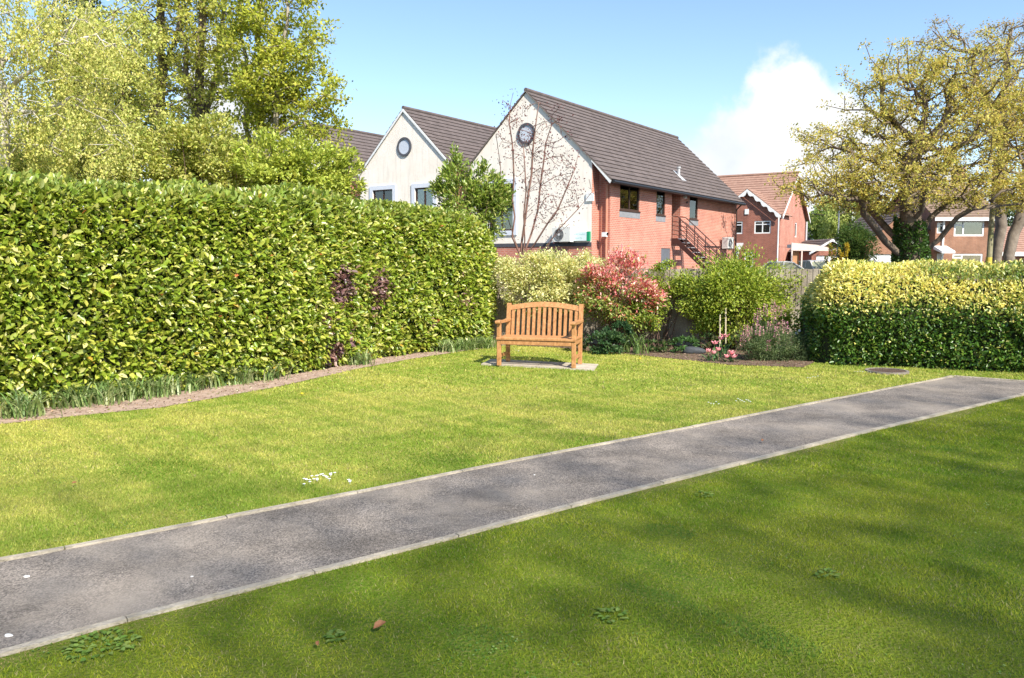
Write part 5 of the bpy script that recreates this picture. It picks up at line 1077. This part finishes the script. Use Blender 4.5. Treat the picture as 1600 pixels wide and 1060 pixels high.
c_, r_ = DD(1358, 395, 54, 6, 18, .4)
clump('forsythia_bush', 'yellowish bush against the garage wall', 'bush', c_, r_, 600, .12, .05, [(.45, .38, .05), (.2, .24, .04)], None, nstem=6, sub=14, stem_r=.012)
# trees behind the left hedge
def vt(lab, px, Y, blobs, trunks, nt_, n, leaf, cols, wts=None, name='tree', **k):
    tt = [L_(Y, *q) for q in trunks]; tt[0][0][2] = 0
    return tree(name, lab, tt, [B_(x, y, Y + dy, rx, ry, rd) for (x, y, dy, rx, ry, rd) in blobs], nt_, k.pop('br', .16), leaf, n, cols, wts, **k)
MAP = [(.40, .42, .05), (.32, .36, .045), (.50, .50, .09), (.20, .25, .03)]
vt('bright green multi-stemmed tree, nearest the cream gables', 405, 22,
   [(430, 60, 0, 85, 90, 1.6), (455, 150, 0, 88, 60, 1.6), (400, 110, 0, 60, 90, 1.4), (480, 200, 0, 55, 45, 1.2), (400, -60, 0, 100, 90, 1.8), (400, 200, 0, 45, 50, 1.)],
   [[(403, 420), (404, 290), (403, 180), (402, 60), (400, -60), (398, -130)], [(404, 300), (390, 220, .3), (385, 90, .3), (370, -40, .5)], [(404, 290), (425, 220, -.2), (440, 120, -.3), (450, 10, -.3)], [(425, 220), (465, 190, -.4), (505, 150, -.5)], [(404, 200), (440, 170, .4), (490, 100, .6)]],
   460, 31000, .105, MAP, [4, 3, 3, 1.5], name='maple_tree', cl=.25, kk=.35, br=.15, bark=BARKP, minr=.011, seglen=.45)
vt('slender green tree with two bare-looking stems left of the bright one', 307, 25,
   [(307, 60, 0, 60, 80, 1.4), (300, 150, 0, 55, 50, 1.2), (320, -60, 0, 70, 80, 1.6), (345, 100, .5, 35, 60, 1.), (290, 215, 0, 50, 35, 1.)],
   [[(307, 420), (308, 290), (307, 190), (312, 80), (316, -60), (318, -130)], [(307, 230), (330, 150, .3), (345, 50, .4), (350, -40, .4)], [(308, 200), (290, 110, -.3), (280, 10, -.3)]],
   320, 15000, .11, [(.46, .46, .09), (.54, .53, .12), (.3, .33, .06)], name='slender_tree', cl=.26, kk=.4, br=.20, minr=.012, seglen=.5)
vt('straight-trunked tree between the birch and the slender tree', 255, 26,
   [(250, 40, 0, 58, 70, 1.4), (240, 130, 0, 55, 45, 1.2), (250, -70, 0, 70, 80, 1.5), (230, 200, 0, 40, 30, 1.)],
   [[(252, 420), (252, 290), (250, 190), (250, 80), (254, -60), (254, -130)], [(252, 210), (230, 120, .3), (222, 20, .3)], [(250, 150), (275, 60, .3), (285, -30, .3)]],
   300, 13500, .11, [(.46, .46, .10), (.52, .50, .14), (.3, .32, .06)], name='straight_tree', cl=.26, kk=.4, br=.19, minr=.012, seglen=.5)
vt('weeping silver birch with pale yellow-green leaves at the far left', 20, 15,
   [(60, 90, 0, 115, 80, 1.6), (120, 170, 0, 85, 60, 1.2), (20, 200, 0, 90, 55, 1.2), (130, 60, 0, 85, 60, 1.2), (150, 230, 0, 60, 32, .9), (30, 0, 0, 110, 60, 1.6), (-60, 100, 0, 80, 120, 1.6)],
   [[(0, 460), (2, 290), (4, 180), (2, 80), (-5, -60)], [(2, 250), (30, 225, -.2), (80, 228, -.3), (115, 245, -.3)], [(4, 200), (60, 175, -.3), (120, 165, -.3), (170, 190, -.3)], [(2, 120), (60, 60, .3), (130, 30, .4), (180, 50, .4)], [(4, 150), (50, 110, -.4), (110, 90, -.5)], [(2, 200), (-40, 120, 0), (-80, 60, 0)]],
   520, 36000, .058, [(.56, .54, .16), (.46, .48, .12), (.66, .62, .24), (.34, .38, .09)], [4, 3, 2, 2], name='birch_tree', cl=.18, kk=.3, br=.10, bark=mat('birch_bark', (.33, .29, .24), .8, scale=6, col2=(.58, .54, .48)), hang=.55, minr=.007, seglen=.35)
vt('yellow-green young tree between birch and straight trunks', 165, 19,
   [(165, 110, 0, 60, 80, 1.2), (190, 60, 0, 50, 60, 1.), (150, 200, 0, 70, 45, 1.), (200, 150, 0, 40, 60, 1.)],
   [[(160, 430), (162, 290), (168, 180), (175, 60), (180, -40)], [(165, 230), (140, 150, 0), (130, 80, 0)], [(168, 200), (195, 130, 0), (210, 60, 0)]],
   320, 13500, .09, [(.46, .48, .11), (.38, .42, .09), (.55, .55, .18)], name='young_tree', cl=.22, kk=.35, br=.11, minr=.009, seglen=.4)
vt('dark conifer showing through the birch at the upper left', 125, 30,
   [(125, 90, 0, 45, 110, 1.2), (120, 200, 0, 60, 70, 1.5)], [[(125, 440), (125, 290), (125, 120), (125, -40)]], 170, 8000, .2, [(.06, .065, .02), (.06, .09, .03)], name='conifer_tree', cl=.4, br=.2, seglen=.8)
vt('dark leafy tree between the straight trunks low down', 205, 29,
   [(205, 170, 0, 55, 60, 1.2), (240, 230, 0, 80, 45, 1.2), (340, 245, 0, 70, 35, 1.), (80, 230, 0, 90, 45, 1.)], [[(215, 430), (212, 290), (205, 170)]], 170, 5500, .16, [(.16, .2, .04), (.24, .28, .06)], name='dark_tree', cl=.4, br=.15, seglen=.8)
def shrubtree(lab, px, py, Y, rx, ry, cols, n, leaf=.08, sub=60, rd=1., **k):
    c_, r_ = DD(px, py, Y, rx, ry, rd); return clump('tall_shrub', lab, 'shrub', c_, r_, int(n * .62), leaf * 1.25, leaf * .62, cols, None, nstem=26, sub=int(sub * 1.5), shell=.0, blob=.17, stem_r=.02, **k)
YG = [(.40, .43, .09), (.48, .49, .12), (.26, .31, .06), (.56, .54, .18)]
shrubtree('olive-green tall shrub above the hedge left of centre', 300, 250, 18, 95, 72, YG, 21000, .075, sub=110)
shrubtree('yellow-green tall shrub over the hedge right under the bright tree', 448, 270, 17.5, 88, 66, [(.40, .46, .07), (.50, .54, .10), (.28, .34, .05)], 19000, .08, sub=100)
shrubtree('bright shrub at the hedge top touching the nearest cream gable', 525, 282, 18, 46, 54, [(.40, .46, .07), (.50, .54, .10), (.28, .34, .05)], 8000, .08)
shrubtree('low yellow-green shrub over the hedge below the birch', 170, 262, 18, 95, 62, YG, 15000, .075, sub=90)
shrubtree('olive shrub at the left edge above the hedge', 30, 265, 17, 110, 60, [(.48, .48, .14), (.36, .40, .09)], 13000, .07, sub=80)
shrubtree('dense olive shrub filling the gap right of the slender tree', 378, 278, 18.5, 60, 50, YG, 9000, .075)
# laurel-like shrub and purple sapling in front of the gables
c_, r_ = DD(732, 325, 17.2, 64, 60, .6)
t = clump('tall_laurel_shrub', 'glossy upright green shrub rising over the hedge end in front of the gables', 'shrub', c_, r_, 6500, .11, .04, [(.22, .31, .04), (.30, .38, .06), (.13, .2, .03), (.42, .44, .13)], None, nstem=20, sub=44, shell=.1, blob=.24, lm=LEAFG, stem_r=.014, more=[DD(770, 318, 17.1, 22, 40, .3) + (16,), DD(700, 300, 17.1, 20, 40, .3) + (14,)])
for (px, py, lab) in ((712, 258, 'left pointed glossy shoot rising above the laurel shrub'), (762, 285, 'right pointed glossy shoot above the laurel shrub')):
    c_, r_ = DD(px, py + 8, 17.2, 17, 40, .2); clump('laurel_shoot', lab, 'shoot', c_, r_, 560, .11, .04, [(.18, .27, .04), (.28, .34, .07)], None, nstem=8, sub=16, shell=.1, blob=.34, lm=LEAFG, stem_r=.012)
Y = 18.5
s0 = L_(Y, (812, 440), (815, 380), (826, 300), (835, 210), (842, 160)); s0[0][2] = 0
stems = [s0, L_(Y, (812, 420), (800, 370), (803, 280), (797, 165), (802, 145)), L_(Y, (813, 410), (840, 330, .2), (850, 250, .2), (862, 195, .2)), L_(Y, (813, 420), (855, 350, -.2), (885, 295, -.2), (905, 235, -.2)), L_(Y, (813, 425), (870, 362, .1), (905, 325, .1), (925, 300, .1)), L_(Y, (813, 400), (822, 300, -.3), (818, 230, -.3)), L_(Y, (813, 415), (790, 330, .2), (782, 260, .2), (775, 210, .3)), L_(Y, (813, 430), (860, 375, 0), (890, 350, 0))]
def purp(P): return palette(len(P), [(.14, .035, .035), (.20, .06, .05), (.09, .03, .03)])
tree('purple_leaved_sapling', 'thin bare many-stemmed sapling with tiny purple-red leaves before the cream gable', stems, [B_(842, 235, Y, 55, 75, .7), B_(880, 290, Y, 48, 50, .5), B_(800, 210, Y, 30, 60, .4), B_(860, 330, Y, 50, 35, .5)], 240, .045, .05, 1900, [(.1, .03, .03)], bark=mat('pinkish_twig', (.20, .11, .085), .85, var=.25), colf=purp, kk=.55, cl=.2, minr=.0065, seglen=.4, jit=.06, flare=1., expo=.4)
# shade trees behind the photographer (their soft shade lies on the near lawn)
for k, (s_, d, h, R, lab) in enumerate(((-11., 23.6, 18.4, 7.6, 'tall airy tree standing outermost left behind the photographer'), (-2.5, 23.1, 18.6, 7.8, 'tall airy tree left behind the photographer'), (6., 23.6, 18.8, 7.8, 'tall airy tree straight behind the photographer'), (14.5, 23.9, 18.4, 7.8, 'tall airy tree right behind the photographer'), (23., 25., 18.2, 7.6, 'tall airy tree outermost right behind the photographer'))):
    b = np.array([*(np.array([.61, -.79]) * d + np.array([.79, .61]) * s_), 0.]); c = b + np.array([0, 0, h])
    tree('garden_tree', lab, [[b, b + np.array([.1, 0, h * .4]), c, c + np.array([0, 0, 2.])]], [(c, np.array([R, R, 5.])), (c - np.array([0, 0, 3.6]), np.array([R, R, 4.]))], 420, .26, .17, SHN, [(.06, .13, .02), (.10, .18, .03)], cl=3.2, minr=.014, seglen=1.5)
